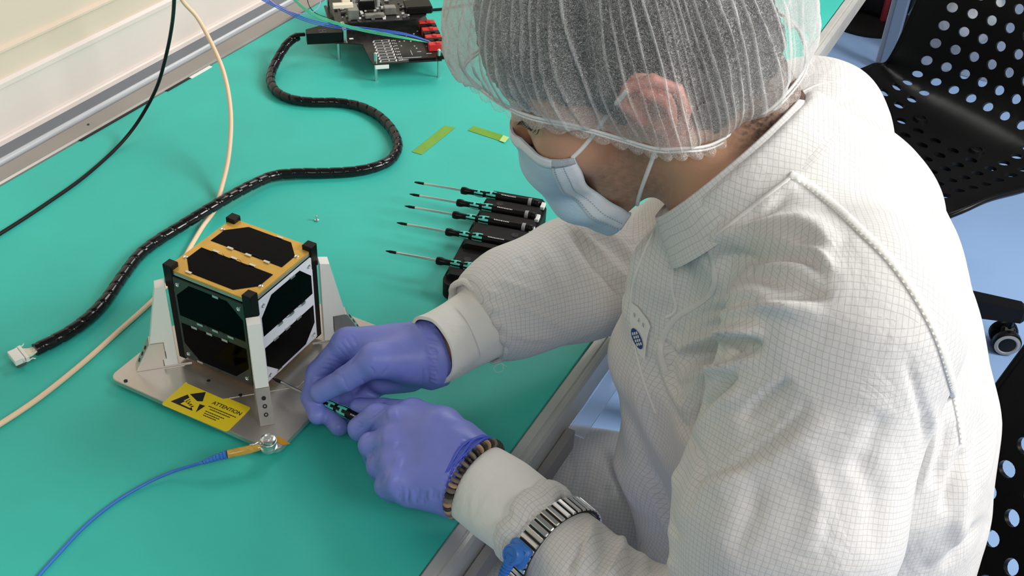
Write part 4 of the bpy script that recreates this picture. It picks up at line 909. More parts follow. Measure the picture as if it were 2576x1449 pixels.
# cloth folds sculpted into the coverall
def S(pts, wd, amp, k='r'): return ([tuple(p) for p in pts], wd, amp, k)
STROKES = [
 S(((1760, 640), (1830, 612), (1930, 598), (2030, 592), (2085, 640)), 24, .0075, 's'), S(((1800, 668), (1900, 690), (1990, 722), (2085, 748)), 26, -.0080), S(((1700, 828), (1790, 782), (1890, 745), (1960, 770), (2080, 790)), 24, .0060),
 S(((1700, 900), (1790, 866), (1860, 850), (1925, 846)), 18, .0065, 's'), S(((1712, 905), (1800, 888), (1905, 872)), 20, -.0060), S(((1700, 960), (1780, 930), (1850, 915)), 16, .0045),
 S(((1712, 1085), (1765, 1010), (1850, 935)), 15, -.0075), S(((1700, 1050), (1760, 968), (1840, 915)), 14, .0040), S(((1745, 1100), (1800, 1030), (1870, 980)), 16, .0040),
 S(((1850, 1060), (1930, 1000), (1990, 952)), 24, -.0045), S(((1740, 1190), (1860, 1130), (1960, 1060), (2020, 990)), 34, -.0045), S(((1790, 1240), (1960, 1150), (2090, 1050)), 36, .0035),
 S(((1700, 1330), (1760, 1240), (1860, 1180)), 30, .0035), S(((2140, 1200), (2190, 1120), (2230, 1040)), 26, -.0030),
 S(((2425, 1130), (2395, 1210), (2370, 1290)), 12, -.0050), S(((2395, 1060), (2370, 1150), (2345, 1230)), 14, -.0045), S(((2445, 1150), (2420, 1260), (2395, 1380)), 16, .0045), S(((2470, 1040), (2460, 1160), (2440, 1260)), 12, -.0035), S(((2500, 1000), (2495, 1110), (2470, 1230)), 12, .0030),
 S(((2480, 1300), (2430, 1360), (2370, 1430)), 14, -.0040), S(((2450, 1290), (2400, 1350), (2330, 1420)), 14, .0035), S(((2440, 700), (2450, 850), (2450, 980)), 14, -.0028),
 S(((1650, 560), (1600, 660), (1580, 760), (1600, 860)), 16, .0040), S(((1640, 880), (1670, 990), (1740, 1130)), 14, -.0040), S(((1590, 930), (1625, 1050), (1690, 1180), (1720, 1260)), 18, .0050),
 S(((1540, 980), (1590, 1080), (1640, 1200), (1690, 1300)), 18, -.0040), S(((1560, 1150), (1600, 1230), (1660, 1330)), 22, .0040), S(((1680, 840), (1665, 900), (1690, 980), (1745, 1050)), 12, .0040), S(((1700, 880), (1690, 930), (1715, 1000)), 10, -.0030),
 S(((1790, 610), (1800, 680), (1795, 740), (1760, 775)), 10, .0030), S(((1690, 620), (1720, 700), (1700, 790)), 24, -.0040), S(((2020, 450), (1960, 480), (1900, 530)), 16, .0030), S(((1990, 480), (1920, 540), (1850, 570)), 14, -.0030),
 S(((2290, 380), (2330, 500), (2360, 620)), 20, -.0025), S(((2180, 330), (2260, 420), (2310, 520)), 30, .0025), S(((2090, 260), (2180, 240), (2240, 280)), 12, -.0020),
 S(((1425, 556), (1470, 610), (1515, 665), (1578, 730)), 12, .0045, 's'), S(((1512, 640), (1545, 700), (1578, 745)), 13, -.0050), S(((1460, 580), (1530, 620), (1590, 680)), 9, -.0025), S(((1500, 570), (1560, 610), (1600, 660)), 9, .0025),
 S(((1301, 647), (1318, 660), (1326, 682)), 7, -.0028), S(((1359, 598), (1395, 680), (1417, 743)), 10, .0024), S(((1330, 620), (1365, 700), (1385, 760)), 10, -.0018), S(((1272, 760), (1344, 786), (1431, 836)), 6, .0024), S(((1265, 740), (1350, 765), (1440, 815)), 9, -.0016), S(((1250, 700), (1300, 720), (1360, 740)), 10, .0018), S(((1400, 610), (1440, 690), (1450, 780)), 12, -.0016), S(((1270, 830), (1330, 850), (1400, 850)), 9, .0018),
 S(((1495, 1306), (1482, 1370), (1450, 1450)), 13, .0065), S(((1522, 1325), (1510, 1390), (1480, 1460)), 10, -.0055), S(((1562, 1340), (1556, 1400), (1520, 1470)), 13, .0070), S(((1592, 1362), (1590, 1410), (1560, 1470)), 10, -.0045), S(((1600, 1380), (1680, 1410), (1700, 1449)), 12, .0035), S(((1465, 1350), (1455, 1400), (1420, 1450)), 10, -.0035), S(((1640, 1390), (1640, 1430), (1610, 1480)), 10, -.0040),
 S(((1410, 1110), (1440, 1180), (1400, 1270)), 12, -.0050), S(((1440, 1100), (1490, 1170), (1460, 1260)), 12, .0045), S(((1500, 1110), (1530, 1180), (1500, 1280)), 12, -.0045), S(((1380, 1160), (1400, 1220), (1370, 1290)), 10, .0035),
]
for _k in range(9):
    _y = 735 + _k * 20; STROKES.append(S(((1222 + 2 * _k - (_k > 5) * 6 * (_k - 5), _y), (1262 + 3 * _k, _y + 4)), 4.5, (-1) ** _k * .0016))

SV = SV + SN * (.0030 * wob(SV, 9, 21) + .0016 * wob(SV, 22, 22))[:, None]
STROKES += [
 S(((1775, 655), (1850, 632), (1950, 618), (2040, 640), (2095, 700)), 13, .0060, 's'), S(((1720, 830), (1800, 792), (1890, 768), (1980, 758), (2080, 752)), 11, -.0045, 's'),
 S(((1712, 893), (1790, 868), (1870, 848), (1920, 862)), 9, .0050, 's'), S(((1725, 950), (1800, 920), (1905, 885)), 9, -.0035, 's'), S(((1722, 1075), (1770, 1005), (1850, 935)), 7, .0045, 's'),
 S(((1660, 850), (1690, 880), (1708, 900)), 8, -.0045), S(((1745, 1190), (1850, 1150), (1960, 1080), (2030, 1000)), 12, .0030, 's'), S(((1860, 1040), (1925, 985), (1985, 950)), 10, .0028, 's'),
 S(((1700, 1060), (1760, 1150), (1755, 1230), (1720, 1300)), 10, -.0035), S(((1900, 1180), (1890, 1290), (1840, 1400)), 26, -.0030), S(((2030, 1130), (2060, 1260), (2020, 1400)), 30, .0028), S(((2160, 1150), (2200, 1260), (2190, 1400)), 30, -.0026),
 S(((2280, 900), (2310, 1000), (2330, 1100)), 12, -.0026), S(((2340, 1020), (2335, 1120), (2300, 1240)), 9, .0028, 's'), S(((1530, 1130), (1560, 1210), (1600, 1290)), 9, .0030, 's'), S(((1620, 1180), (1660, 1260), (1700, 1360)), 9, -.0030, 's')]
SV = folds(SV, normals(SV, SF), STROKES)
M_SUIT = bpy.data.materials.new('gridded_cloth'); MATS['gridded_cloth'] = M_SUIT
def cloth_mat(m, line=(.36, .37, .36), base=(.73, .71, .695), grid=True, rough=.75):
    m.use_nodes = True; nt = m.node_tree; b = nt.nodes['Principled BSDF']; L = nt.links.new
    b.inputs['Roughness'].default_value = rough; b.inputs['Sheen Weight'].default_value = .15
    b.inputs['Specular IOR Level'].default_value = .25
    no = nt.nodes.new('ShaderNodeTexNoise'); no.inputs['Scale'].default_value = 130; no.inputs['Detail'].default_value = 4
    tc = nt.nodes.new('ShaderNodeTexCoord'); L(tc.outputs['Object'], no.inputs['Vector'])
    bp = nt.nodes.new('ShaderNodeBump'); bp.inputs['Strength'].default_value = .35; bp.inputs['Distance'].default_value = .0012; L(no.outputs[0], bp.inputs['Height'])
    n2 = nt.nodes.new('ShaderNodeTexNoise'); n2.inputs['Scale'].default_value = 24; n2.inputs['Detail'].default_value = 3; n2.inputs['Distortion'].default_value = 1.5; L(tc.outputs['Object'], n2.inputs['Vector'])
    b2 = nt.nodes.new('ShaderNodeBump'); b2.inputs['Strength'].default_value = .3; b2.inputs['Distance'].default_value = .006; L(n2.outputs[0], b2.inputs['Height']); L(bp.outputs[0], b2.inputs['Normal']); L(b2.outputs[0], b.inputs['Normal'])
    if not grid: b.inputs['Base Color'].default_value = (*base, 1); return
    uv = nt.nodes.new('ShaderNodeUVMap'); uv.uv_map = 'UVMap'; sp = nt.nodes.new('ShaderNodeSeparateXYZ')
    wn = nt.nodes.new('ShaderNodeTexNoise'); wn.inputs['Scale'].default_value = 30; L(tc.outputs['Object'], wn.inputs['Vector'])
    ad = nt.nodes.new('ShaderNodeVectorMath'); ad.operation = 'MULTIPLY_ADD'; ad.inputs[1].default_value = (.004, .004, 0); L(wn.outputs[1], ad.inputs[0]); L(uv.outputs[0], ad.inputs[2]); L(ad.outputs[0], sp.inputs[0])
    outs = []
    for k in (0, 1):
        d = nt.nodes.new('ShaderNodeMath'); d.operation = 'DIVIDE'; d.inputs[1].default_value = .0039; L(sp.outputs[k], d.inputs[0])
        f = nt.nodes.new('ShaderNodeMath'); f.operation = 'PINGPONG'; f.inputs[1].default_value = .5; L(d.outputs[0], f.inputs[0])
        r = nt.nodes.new('ShaderNodeMapRange'); r.inputs[1].default_value = .025; r.inputs[2].default_value = .085; r.inputs[3].default_value = 1; r.inputs[4].default_value = 0; L(f.outputs[0], r.inputs[0]); outs.append(r.outputs[0])
    mx = nt.nodes.new('ShaderNodeMath'); mx.operation = 'MAXIMUM'; L(outs[0], mx.inputs[0]); L(outs[1], mx.inputs[1])
    ml = nt.nodes.new('ShaderNodeMath'); ml.operation = 'MULTIPLY'; ml.inputs[1].default_value = .50; L(mx.outputs[0], ml.inputs[0])
    mc = nt.nodes.new('ShaderNodeMix'); mc.data_type = 'RGBA'; mc.inputs[6].default_value = (*base, 1); mc.inputs[7].default_value = (*line, 1); L(ml.outputs[0], mc.inputs[0]); L(mc.outputs[2], b.inputs['Base Color'])
cloth_mat(M_SUIT)
M_KNIT = bpy.data.materials.new('knit_cuff_cloth'); cloth_mat(M_KNIT, grid=False, base=(.80, .79, .75))
def uv_axis(P, a, b, r, ref):
    ax = (b - a) / np.linalg.norm(b - a); x = np.cross(ax, ref); x /= np.linalg.norm(x); y = np.cross(ax, x); q = P - a
    return q @ ax, np.arctan2(q @ y, q @ x), r
def suit_uv(o, V, F, region=None):
    uvl = o.data.uv_layers.new(name='UVMap'); fcn = V[F].mean(1); reg = bones(fcn) if region is None else np.full(len(F), region)
    UV = np.zeros((len(F), 4, 2)); ref = np.array([.35, -.80, .5])
    segs = [(ARML[0], ARML[2], .085), (ARML[2], ARML[4], .055), (ARMR[0], ARMR[1], .075), (ARMR[1], ARMR[4], .055), (np.array([.60, .195, -.2]), np.array([.60, .195, .2]), .175), (HIPL, KNL, .085), (HIPR, KNR, .085)]
    for k, (a, b_, r) in enumerate(segs):
        m = reg == k
        if not m.any(): continue
        Pf = V[F[m]].reshape(-1, 3); s, th, r = uv_axis(Pf, np.asarray(a), np.asarray(b_), r, ref); _, tc_, _ = uv_axis(fcn[m], np.asarray(a), np.asarray(b_), r, ref)
        th = th.reshape(-1, 4); d = th - tc_[:, None]; th = th - np.round(d / (2 * math.pi)) * 2 * math.pi; UV[m] = np.stack([s.reshape(-1, 4), th * r], -1)
    fn_ = np.cross(V[F[:, 2]] - V[F[:, 0]], V[F[:, 3]] - V[F[:, 1]]); fn_ /= np.linalg.norm(fn_, axis=1)[:, None] + 1e-12
    e1_ = np.array([.954, .30, 0]); la_ = np.array([.30, -.954, 0]); sL = (fcn - ARML[0]) @ ((ARML[2] - ARML[0]) / np.linalg.norm(ARML[2] - ARML[0])); sR = (fcn - ARMR[0]) @ ((ARMR[1] - ARMR[0]) / np.linalg.norm(ARMR[1] - ARMR[0]))
    top = ((reg == 0) & (sL < .035)) | ((reg == 2) & (sR < .03)) | ((reg == 4) & (fcn[:, 2] > .17))
    side_ = np.abs(fn_ @ la_) > np.maximum(np.abs(fn_[:, 2]), .35); P4 = V[F]
    UV[top & side_] = np.stack([P4 @ np.array([0, 0, 1.]), P4 @ e1_], -1)[top & side_]; m = top & ~side_; UV[m] = np.stack([P4 @ la_, P4 @ e1_], -1)[m]
    # vertex order may be flipped by the normal clean-up, so look every loop up again
    lv = np.empty(len(o.data.loops), int); o.data.loops.foreach_get('vertex_index', lv); lv = lv.reshape(-1, 4)
    out = np.zeros((len(F), 4, 2))
    for k in range(4):
        j = np.argmax(F == lv[:, k:k + 1], 1); out[:, k] = UV[np.arange(len(F)), j]
    uvl.data.foreach_set('uv', out.astype(np.float32).ravel())
# cut the cloth open where the sleeves end and where the neck comes out
suit = mk('coverall', (SV, SF), M_SUIT, person, 180)
suit_uv(suit, SV, SF)
suit_b = bvh_of(SV, SF)
# ------------------------------------------------------------------ collar, cuffs
e1c = CR.T @ np.array([.75, -.66, 0]); e1c -= NC * (e1c @ NC); e1c /= np.linalg.norm(e1c); e2c = np.cross(NC, e1c)
def oval(c, a1, a2, ra, rb, n=72, w_=None):
    t = np.arange(n) * 2 * math.pi / n; r = 1 + (0 if w_ is None else w_(t))
    return np.asarray(c) + (np.cos(t) * ra * r)[:, None] * a1 + (np.sin(t) * rb * r)[:, None] * a2
def cloth_tube(rings_, seed=0):
    mb = MB(); mb.loft(rings_, cap=False); return mb
def ring_uv(o, nr, n, dl, circ):
    uvl = o.data.uv_layers.new(name='UVMap'); lv = np.empty(len(o.data.loops), int); o.data.loops.foreach_get('vertex_index', lv)
    i, j = lv // n, lv % n; L = lv.reshape(-1, 4); jj = (L % n); wrap = (jj.max(1) - jj.min(1)) > n / 2; jj = jj + (wrap[:, None] & (jj < n / 2)) * n
    uvl.data.foreach_set('uv', np.c_[i * dl, jj.ravel() / n * circ].astype(np.float32).ravel())
prof = [(-.037, .0870), (-.034, .0862), (-.030, .0842), (-.022, .0805), (-.012, .0765), (-.004, .0728), (.0, .0718), (.001, .0708), (-.001, .0698), (-.008, .0700), (-.020, .072)]
rg_ = [oval(CC + NC * a + NC * .002 * 0, e1c, e2c, r, r * .93, 96, lambda t, a=a: .010 * np.sin(3 * t + 1) + .006 * np.sin(7 * t + a * 60)) for a, r in prof]
collar = mk('collar', cloth_tube(rg_), M_SUIT, suit, 180); ring_uv(collar, len(prof), 96, .006, .46)

def arm_frame(a, b, side):
    ax = np.asarray(b) - np.asarray(a); ax /= np.linalg.norm(ax); s1 = side - ax * (side @ ax); s1 /= np.linalg.norm(s1); return ax, s1, np.cross(ax, s1)
def cuff(name, stations, side, m, parent, wr, n=84, seed=0, close=True):
    """stations: (point, r across the picture, r along the view)"""
    r_ = np.random.RandomState(seed); ks = [(r_.randint(3, 9), r_.uniform(0, 6.28), r_.uniform(.4, 1)) for _ in range(4)]
    P = np.array([s_[0] for s_ in stations]); rings_ = []; K = 40; s0 = np.linspace(0, 1, len(P)); q = np.linspace(0, 1, K)
    Pi = catmull(P, 10); Pi = Pi[np.round(np.linspace(0, len(Pi) - 1, K)).astype(int)]; ra = np.interp(q, s0, [s_[1] for s_ in stations]); rb = np.interp(q, s0, [s_[2] for s_ in stations])
    for i in range(K):
        ax, a1, a2 = arm_frame(Pi[max(i - 1, 0)], Pi[min(i + 1, K - 1)], side)
        rings_.append(oval(Pi[i], a1, a2, ra[i], rb[i], n, lambda t: wr * sum(w_ * np.sin(k * t + ph + 5 * q[i] * (1 if k % 2 else -1)) for k, ph, w_ in ks)))
    # turned-in edges
    for end in (0, -1):
        c = rings_[end].mean(0); r2 = c + (rings_[end] - c) * .90; 
        if end == 0: rings_.insert(0, r2)
        else: rings_.append(r2)
    return mk(name, cloth_tube(rings_), m, parent, 180)
sideL = CR.T @ np.array([107., -175., 0]); sideR = CR.T @ np.array([-60., -158., 0])
cuff('knit_cuff', [(at(1199, 1213, .935), .0340, .026), (at(1225, 1232, .929), .0350, .029), (at(1265, 1262, .922), .0365, .032), (at(1310, 1296, .912), .0360, .033), (at(1350, 1327, .902), .034, .031)], sideL, M_KNIT, person, .012, seed=4)
cuff('knit_cuff', [(at(1086, 880, 1.016), .0325, .028), (at(1110, 869, 1.024), .0330, .030), (at(1150, 846, 1.036), .0335, .031), (at(1195, 822, 1.043), .0350, .034), (at(1250, 790, 1.055), .038, .037)], sideR, M_KNIT, person, .012, seed=9)
# gathered sleeve ends
def gathered(c, ax, a1, a2, R_, r, n=110, seed=0, amp=.12, stretch=1.6):
    rr = np.random.RandomState(seed); ph = rr.uniform(0, 6.28, 6); mb = MB(); rings_ = []
    for i in range(n):
        t = i * 2 * math.pi / n; d = math.cos(t) * a1 + math.sin(t) * a2 * .93; k = 1 + amp * (math.sin(13 * t + ph[0]) * .5 + math.sin(23 * t + ph[1]) * .4 + math.sin(5 * t + ph[2]) * .5)
        a = np.arange(12) * math.pi / 6; rings_.append(np.array([c + d * (R_ + r * k * math.cos(x)) + ax * (r * stretch * k * math.sin(x) + .0015 * math.sin(7 * t + ph[3])) for x in a]))
    mb.loft(rings_, cap=False, closed=True); return mb
ax, a1, a2 = arm_frame(at(1290, 1278, .915), at(1400, 1372, .89), sideL)
o = mk('gathered_hem', gathered(at(1342, 1318, .902), ax, a1, a2, .0340, .0052, seed=2, stretch=2.2, amp=.09), M_SUIT, suit, 180); ring_uv(o, 110, 12, .0022, .045)
ax, a1, a2 = arm_frame(at(1195, 822, 1.043), at(1260, 780, 1.06), sideR)
o = mk('gathered_hem', gathered(at(1207, 808, 1.046), ax, a1, a2, .0412, .0030, seed=5, stretch=1.6, amp=.08), M_SUIT, suit, 180); ring_uv(o, 110, 12, .0024, .035)
b = MB(); b.tube(catmull([at(1222, 905, 1.03), at(1240, 914, 1.03), at(1262, 912, 1.03), at(1266, 930, 1.03), at(1250, 937, 1.03), at(1243, 925, 1.03), at(1258, 915, 1.03), at(1275, 922, 1.03)], 6), .0002, 4); mk('loose_thread', b, M_KNIT, suit, 180)

# ------------------------------------------------------------------ gloves
M_GLOVE = mat('blue_glove', (.21, .25, .68, 1), .42, sss=.05, bump=.25, bscale=120, var=.06, vscale=30)
W = at
RT = dict(
    thumb=([W(1045, 900, 1.025), W(945, 905, 1.012), W(872, 952, 1.022), W(806, 987, 1.034)], [.021, .0145, .0115, .0100]),
    index=([W(1000, 870, 1.045), W(872, 862, 1.046), W(800, 938, 1.060), W(783, 1000, 1.052), W(799, 1045, 1.036)], [.017, .0125, .0110, .0095, .0088]),
    middle=([W(1000, 900, 1.060), W(893, 895, 1.066), W(824, 975, 1.072), W(825, 1040, 1.048), W(853, 1074, 1.030)], [.016, .0120, .0105, .0092, .0085]),
    ring=([W(1010, 925, 1.065), W(922, 925, 1.075), W(862, 990, 1.072), W(880, 1035, 1.052), W(925, 1046, 1.042)], [.015, .0115, .0100, .0090, .0082]),
    pinky=([W(1030, 940, 1.062), W(960, 955, 1.070), W(915, 1005, 1.068), W(940, 1030, 1.056), W(975, 1025, 1.050)], [.014, .0105, .0090, .0080, .0075]))
LT = dict(
    thumb=([W(1110, 1082, .955), W(1040, 1042, .985), W(965, 1030, 1.012), W(903, 1024, 1.030)], [.018, .0125, .0100, .0088]),
    index=([W(1100, 1105, .950), W(1005, 1062, .972), W(948, 1050, .992), W(906, 1078, .998)], [.016, .0130, .0125, .0115]),
    middle=([W(1095, 1140, .948), W(992, 1110, .960), W(935, 1120, .972), W(940, 1150, .990)], [.016, .0130, .0112, .0095]),
    ring=([W(1090, 1175, .945), W(995, 1160, .952), W(955, 1170, .962), W(962, 1195, .978)], [.016, .0130, .0112, .0095]),
    pinky=([W(1090, 1210, .943), W(1003, 1210, .943), W(975, 1222, .950), W(985, 1240, .962)], [.016, .0130, .0108, .0090]))
def sd_hand(H_, wrist, wax, s1, s2, wr, palm, cutp):
    def fn(P):
        d = None
        for k, (pts, rs) in H_.items():
            body_ = chain(P, pts[:2], rs[:2], .004); fin = chain(P, pts[1:], rs[1:], .0035); f = smin(body_, fin, .006)
            d = f if d is None else smin(d, f, .0032)
        pl = None
        for k, (pts, rs) in H_.items():
            c = cone(P, wrist, pts[0], wr[1] * .86, rs[0]); pl = c if pl is None else smin(pl, c, .012)
            c2 = cone(P, pts[0], pts[1], rs[0], rs[1] * .95); pl = smin(pl, c2, .010)
        for a, b_, r1, r2 in palm: pl = smin(pl, cone(P, a, b_, r1, r2), .012)
        d = smin(d, pl, .006)
        q = P - wrist; la = q @ wax; rad = np.sqrt((q @ s1 / wr[0]) ** 2 + (q @ s2 / wr[1]) ** 2); wt = np.maximum((rad - 1) * wr[1], np.abs(la - .006) - .022)
        d = smin(d, wt, .014)
        return np.maximum(d, (P - cutp) @ wax)
    return fn
def glove(H_, wrist, elbow, side, wr, palm, cut, strokes, label, seed):
    wax, s1, s2 = arm_frame(wrist, elbow, side); fn = sd_hand(H_, wrist, wax, s1, s2, wr, palm, cut)
    A = np.array([p for v in H_.values() for p in v[0]] + [wrist]); V, F = surface(fn, A.min(0) - .045, A.max(0) + .045, .00135)
    V = relax(V, F, 2, .4); V = folds(V, normals(V, F), strokes)
    V = V + normals(V, F) * (.00035 * wob(V, 60, seed))[:, None]
    return mk('glove', (V, F), M_GLOVE, person, 180, label=label), wax, s1, s2
rng = random.Random(8)
stR = []
def S(pts, wd, amp, k='r'): return ([tuple(p) for p in pts], wd, amp, k)
z3 = lambda x, y: (760 + x / 4.673, 800 + y / 4.673)
for p in (((540, 560), (640, 450), (690, 330), (740, 280)), ((560, 180), (640, 300), (655, 420)), ((500, 230), (570, 330), (640, 440)), ((440, 270), (520, 370), (600, 470)), ((400, 330), (480, 420), (570, 500)), ((300, 420), (400, 470), (520, 540)), ((240, 490), (380, 510), (520, 560)), ((230, 540), (330, 550), (430, 600)), ((180, 600), (280, 600), (380, 650)), ((140, 700), (240, 680), (330, 670)), ((120, 770), (200, 740), (290, 720)), ((320, 530), (350, 590), (400, 650))): stR.append(S([z3(*q_) for q_ in p], 2.6, -.0011, 'c'))
for p in (((930, 680), (980, 620), (1020, 550)), ((460, 640), (500, 760), (560, 860)), ((300, 660), (420, 660), (470, 720)), ((1460, 220), (1540, 240), (1600, 270)), ((1470, 320), (1560, 350), (1620, 420)), ((1480, 420), (1550, 480), (1610, 540)), ((1410, 560), (1420, 680), (1400, 800)), ((1470, 580), (1490, 680), (1490, 790)), ((1540, 560), (1580, 640), (1600, 700)), ((1340, 20), (1370, 80), (1380, 140)), ((1380, 30), (1430, 90), (1450, 130)), ((700, 720), (740, 760), (720, 800)), ((780, 560), (850, 640), (830, 700))): stR.append(S([z3(*q_) for q_ in p], 3.2, -.0012, 'c'))
for k in range(16):
    y = 60 + k * 47 + rng.uniform(-15, 15); stR.append(S([z3(1600, y), z3(1540 - rng.uniform(0, 60), y - 25)], 3.0, .0008))
z4 = lambda x, y: (840 + x / 4.674, 990 + y / 4.674)
stL = []
for p in (((600, 150), (500, 200), (440, 250)), ((570, 165), (480, 250), (420, 330)), ((640, 160), (540, 260), (450, 400), (400, 470)), ((480, 380), (430, 460), (340, 520)), ((500, 620), (430, 720), (400, 820)), ((540, 720), (500, 820), (470, 930)), ((600, 960), (540, 1020), (530, 1100)), ((240, 370), (290, 340), (330, 370), (300, 430), (250, 440)), ((270, 400), (300, 390), (310, 420))): stL.append(S([z4(*q_) for q_ in p], 3.4, -.0013, 'c'))
for k in range(16):
    x = 760 + k * 42 + rng.uniform(-12, 12); stL.append(S([z4(x, 1130 + rng.uniform(-50, 20)), z4(x - 12, 1240 + rng.uniform(0, 70))], 3.2, rng.choice((-.0010, .0010))))
for k in range(14):
    y = 560 + k * 50; x = 1580 - k * 18; stL.append(S([z4(x + 30 - k * 4, y), z4(x - 70 - rng.uniform(0, 60), y - 20 - rng.uniform(0, 30))], 3.4, -.0008))
stL += [S([z4(560, 560), z4(680, 560), z4(760, 600)], 16, .0018), S([z4(700, 760), z4(820, 800)], 22, .0014), S([z4(620, 260), z4(760, 230)], 16, .0016), S([z4(640, 1000), z4(720, 1040)], 18, .0014)]
palmR = [(W(1060, 905, 1.04), W(965, 948, 1.055), .019, .016), (W(1075, 865, 1.035), W(900, 868, 1.047), .020, .012), (W(1080, 900, 1.03), W(950, 905, 1.03), .022, .0150)]
gR, waR, sR1, sR2 = glove(RT, WRR, ELR, sideR, (.028, .024), palmR, at(1100, 880, 1.030), stR, 'right glove', 31)
palmL = [(W(1150, 1190, .945), W(1010, 1170, .965), .026, .018), (W(1150, 1230, .943), W(1030, 1235, .948), .018, .014), (W(1130, 1130, .95), W(1010, 1085, .975), .020, .015)]
gL, waL, sL1, sL2 = glove(LT, WRL, at(1335, 1310, .905), sideL, (.0350, .026), palmL, at(1186, 1204, .938), stL, 'left glove', 32)
# rolled glove hem and the bead bracelet on the left wrist
b = MB()
for k, (x, y, r) in enumerate(((1166, 1187, .0347), (1173, 1191, .0352), (1180, 1196, .0350), (1186, 1200, .0345))):
    c = at(x, y, .940 - .001 * k); t = np.arange(90) * 2 * math.pi / 90
    b.tube(c + (np.cos(t) * r * (1 + .012 * np.sin(9 * t + k)))[:, None] * sL1 + (np.sin(t) * r * .76)[:, None] * sL2 + (.0012 * np.sin(5 * t + 2 * k))[:, None] * waL, .0013, 7, closed=True)
mk('rolled_hem', b, mat('glove_hem', (.07, .11, .62, 1), .4), gL, 180)
brc = mk('bracelet', MB().tube(oval(at(1194, 1206, .936), sL1, sL2, .0335, .0265, 60), .0008, 6, closed=True), M_INK, person, 180, label='bead bracelet on the left wrist')
beads = [mat('bead_dark', (.035, .028, .022, 1), .5), mat('bead_grey', (.16, .14, .12, 1), .5), mat('bead_wood', (.42, .27, .17, 1), .5)]
bp_ = oval(at(1194, 1206, .936), sL1, sL2, .0345, .0275, 44); rg = random.Random(4)
for i in range(44):
    p, n_ = bp_[i], bp_[(i + 1) % 44] - bp_[i - 1]
    hh = .0017 * rg.uniform(.8, 1.1); mk('bead', MB().lathe([(.0030, -hh), (.0040, -hh * .6), (.0040, hh * .6), (.0030, hh)], p, n_, 12), beads[rg.choice((0, 0, 1, 1, 2))], brc, 40)

# ------------------------------------------------------------------ wrist strap over the sleeve
axS, aS1, aS2 = arm_frame(at(1340, 1310, .905), at(1470, 1425, .87), CR.T @ np.array([.66, -.75, 0]))
SCc = at(1396, 1380, .893)
_bd = MB(); _bd.loft([oval(SCc + axS * x_, aS1, aS2, r_, r_, 72) for x_, r_ in ((-.0086, .0405), (-.0086, .0428), (.0086, .0428), (.0086, .0405))], cap=False)
ws = mk('wrist_strap', _bd, M_INK, person, 30, label='steel link wrist strap with a blue snap clip')
NL = 46; lp = oval(SCc, aS1, aS2, .0434, .0434, NL)
for i in range(NL):
    tg = lp[(i + 1) % NL] - lp[i - 1]; tg /= np.linalg.norm(tg); nn = np.cross(tg, axS)
    mk('link', MB().box(lp[i], (.0186, .0041, .0018), np.c_[axS, tg, nn], .0007), M_STEEL, ws, 30)
kk = int(np.argmin([np.linalg.norm(topx(p)[0, :2] - np.array([1330, 1400])) + (200 if topx(p)[0, 2] > .893 else 0) for p in lp])); pcl = lp[kk]; nn = pcl - SCc; nn /= np.linalg.norm(nn); tg = np.cross(axS, nn)
cl = mk('snap_clip', MB().box(pcl + nn * .004, (.0200, .0185, .008), np.c_[axS, tg, nn], .0022), M_BLUE, ws, 40, label='blue snap clip')
b = MB(); b.lathe([(.0085, 0), (.0085, .002), (.0080, .003), (.0080, .0065), (.0070, .0078), (.0062, .0078), (.0058, .0070), (.0001, .0072)], pcl + nn * .007, nn, 28)
cdir = at(1255, 1480, .86) - pcl; cdir -= nn * (cdir @ nn); cdir /= np.linalg.norm(cdir)
p0 = pcl + nn * .0105
b.tube([p0, p0 + cdir * .008, p0 + cdir * .014, p0 + cdir * .024], [.0052, .0045, .0032, .0028], 12); b.tube(catmull([p0 + cdir * .020, p0 + cdir * .05, p0 + cdir * .07 + np.array([0, 0, -.05]), p0 + cdir * .05 + np.array([.03, .03, -.20])], 8), .0016, 8)
for k in range(5): b.tube([p0 + cdir * (.010 + k * .0028), p0 + cdir * (.0112 + k * .0028)], .0046 - .0003 * k, 12)
mk('coil_cord', b, M_BLUE, ws, 40)

# ------------------------------------------------------------------ face mask
M_MASK = mat('mask_cloth', (.50, .66, .80, 1), .7, bump=.4, bscale=700); M_EDGE = mat('mask_edge', (.74, .79, .85, 1), .7, bump=.4, bscale=900); M_LOOP = mat('elastic_white', (.82, .80, .77, 1), .7)
cen = [(1286, 314), (1302, 388), (1345, 466), (1420, 535), (1519, 574)]
sid = [(1444, 393), (1464, 430), (1500, 476), (1560, 508), (1624, 512)]
def onplane(x, y):
    d = ray(x, y); t = ((HO - CAM) @ lh) / (d @ lh); return tohead(CAM + d * t)[0]
Cn = [onplane(*p) for p in cen]; Sd = []
for p in sid:
    h_, n_ = hit(bvh, *p); Sd.append(tohead(h_ + n_ * .0035)[0] if h_ is not None else None)
for i in range(len(Sd)):
    if Sd[i] is None: Sd[i] = Sd[i - 1] + np.array([-.005, 0, -.012])
R1, R2 = 33, 41
rowC = catmull(np.array(Cn), 8); rowS = catmull(np.array(Sd), 8); G = []
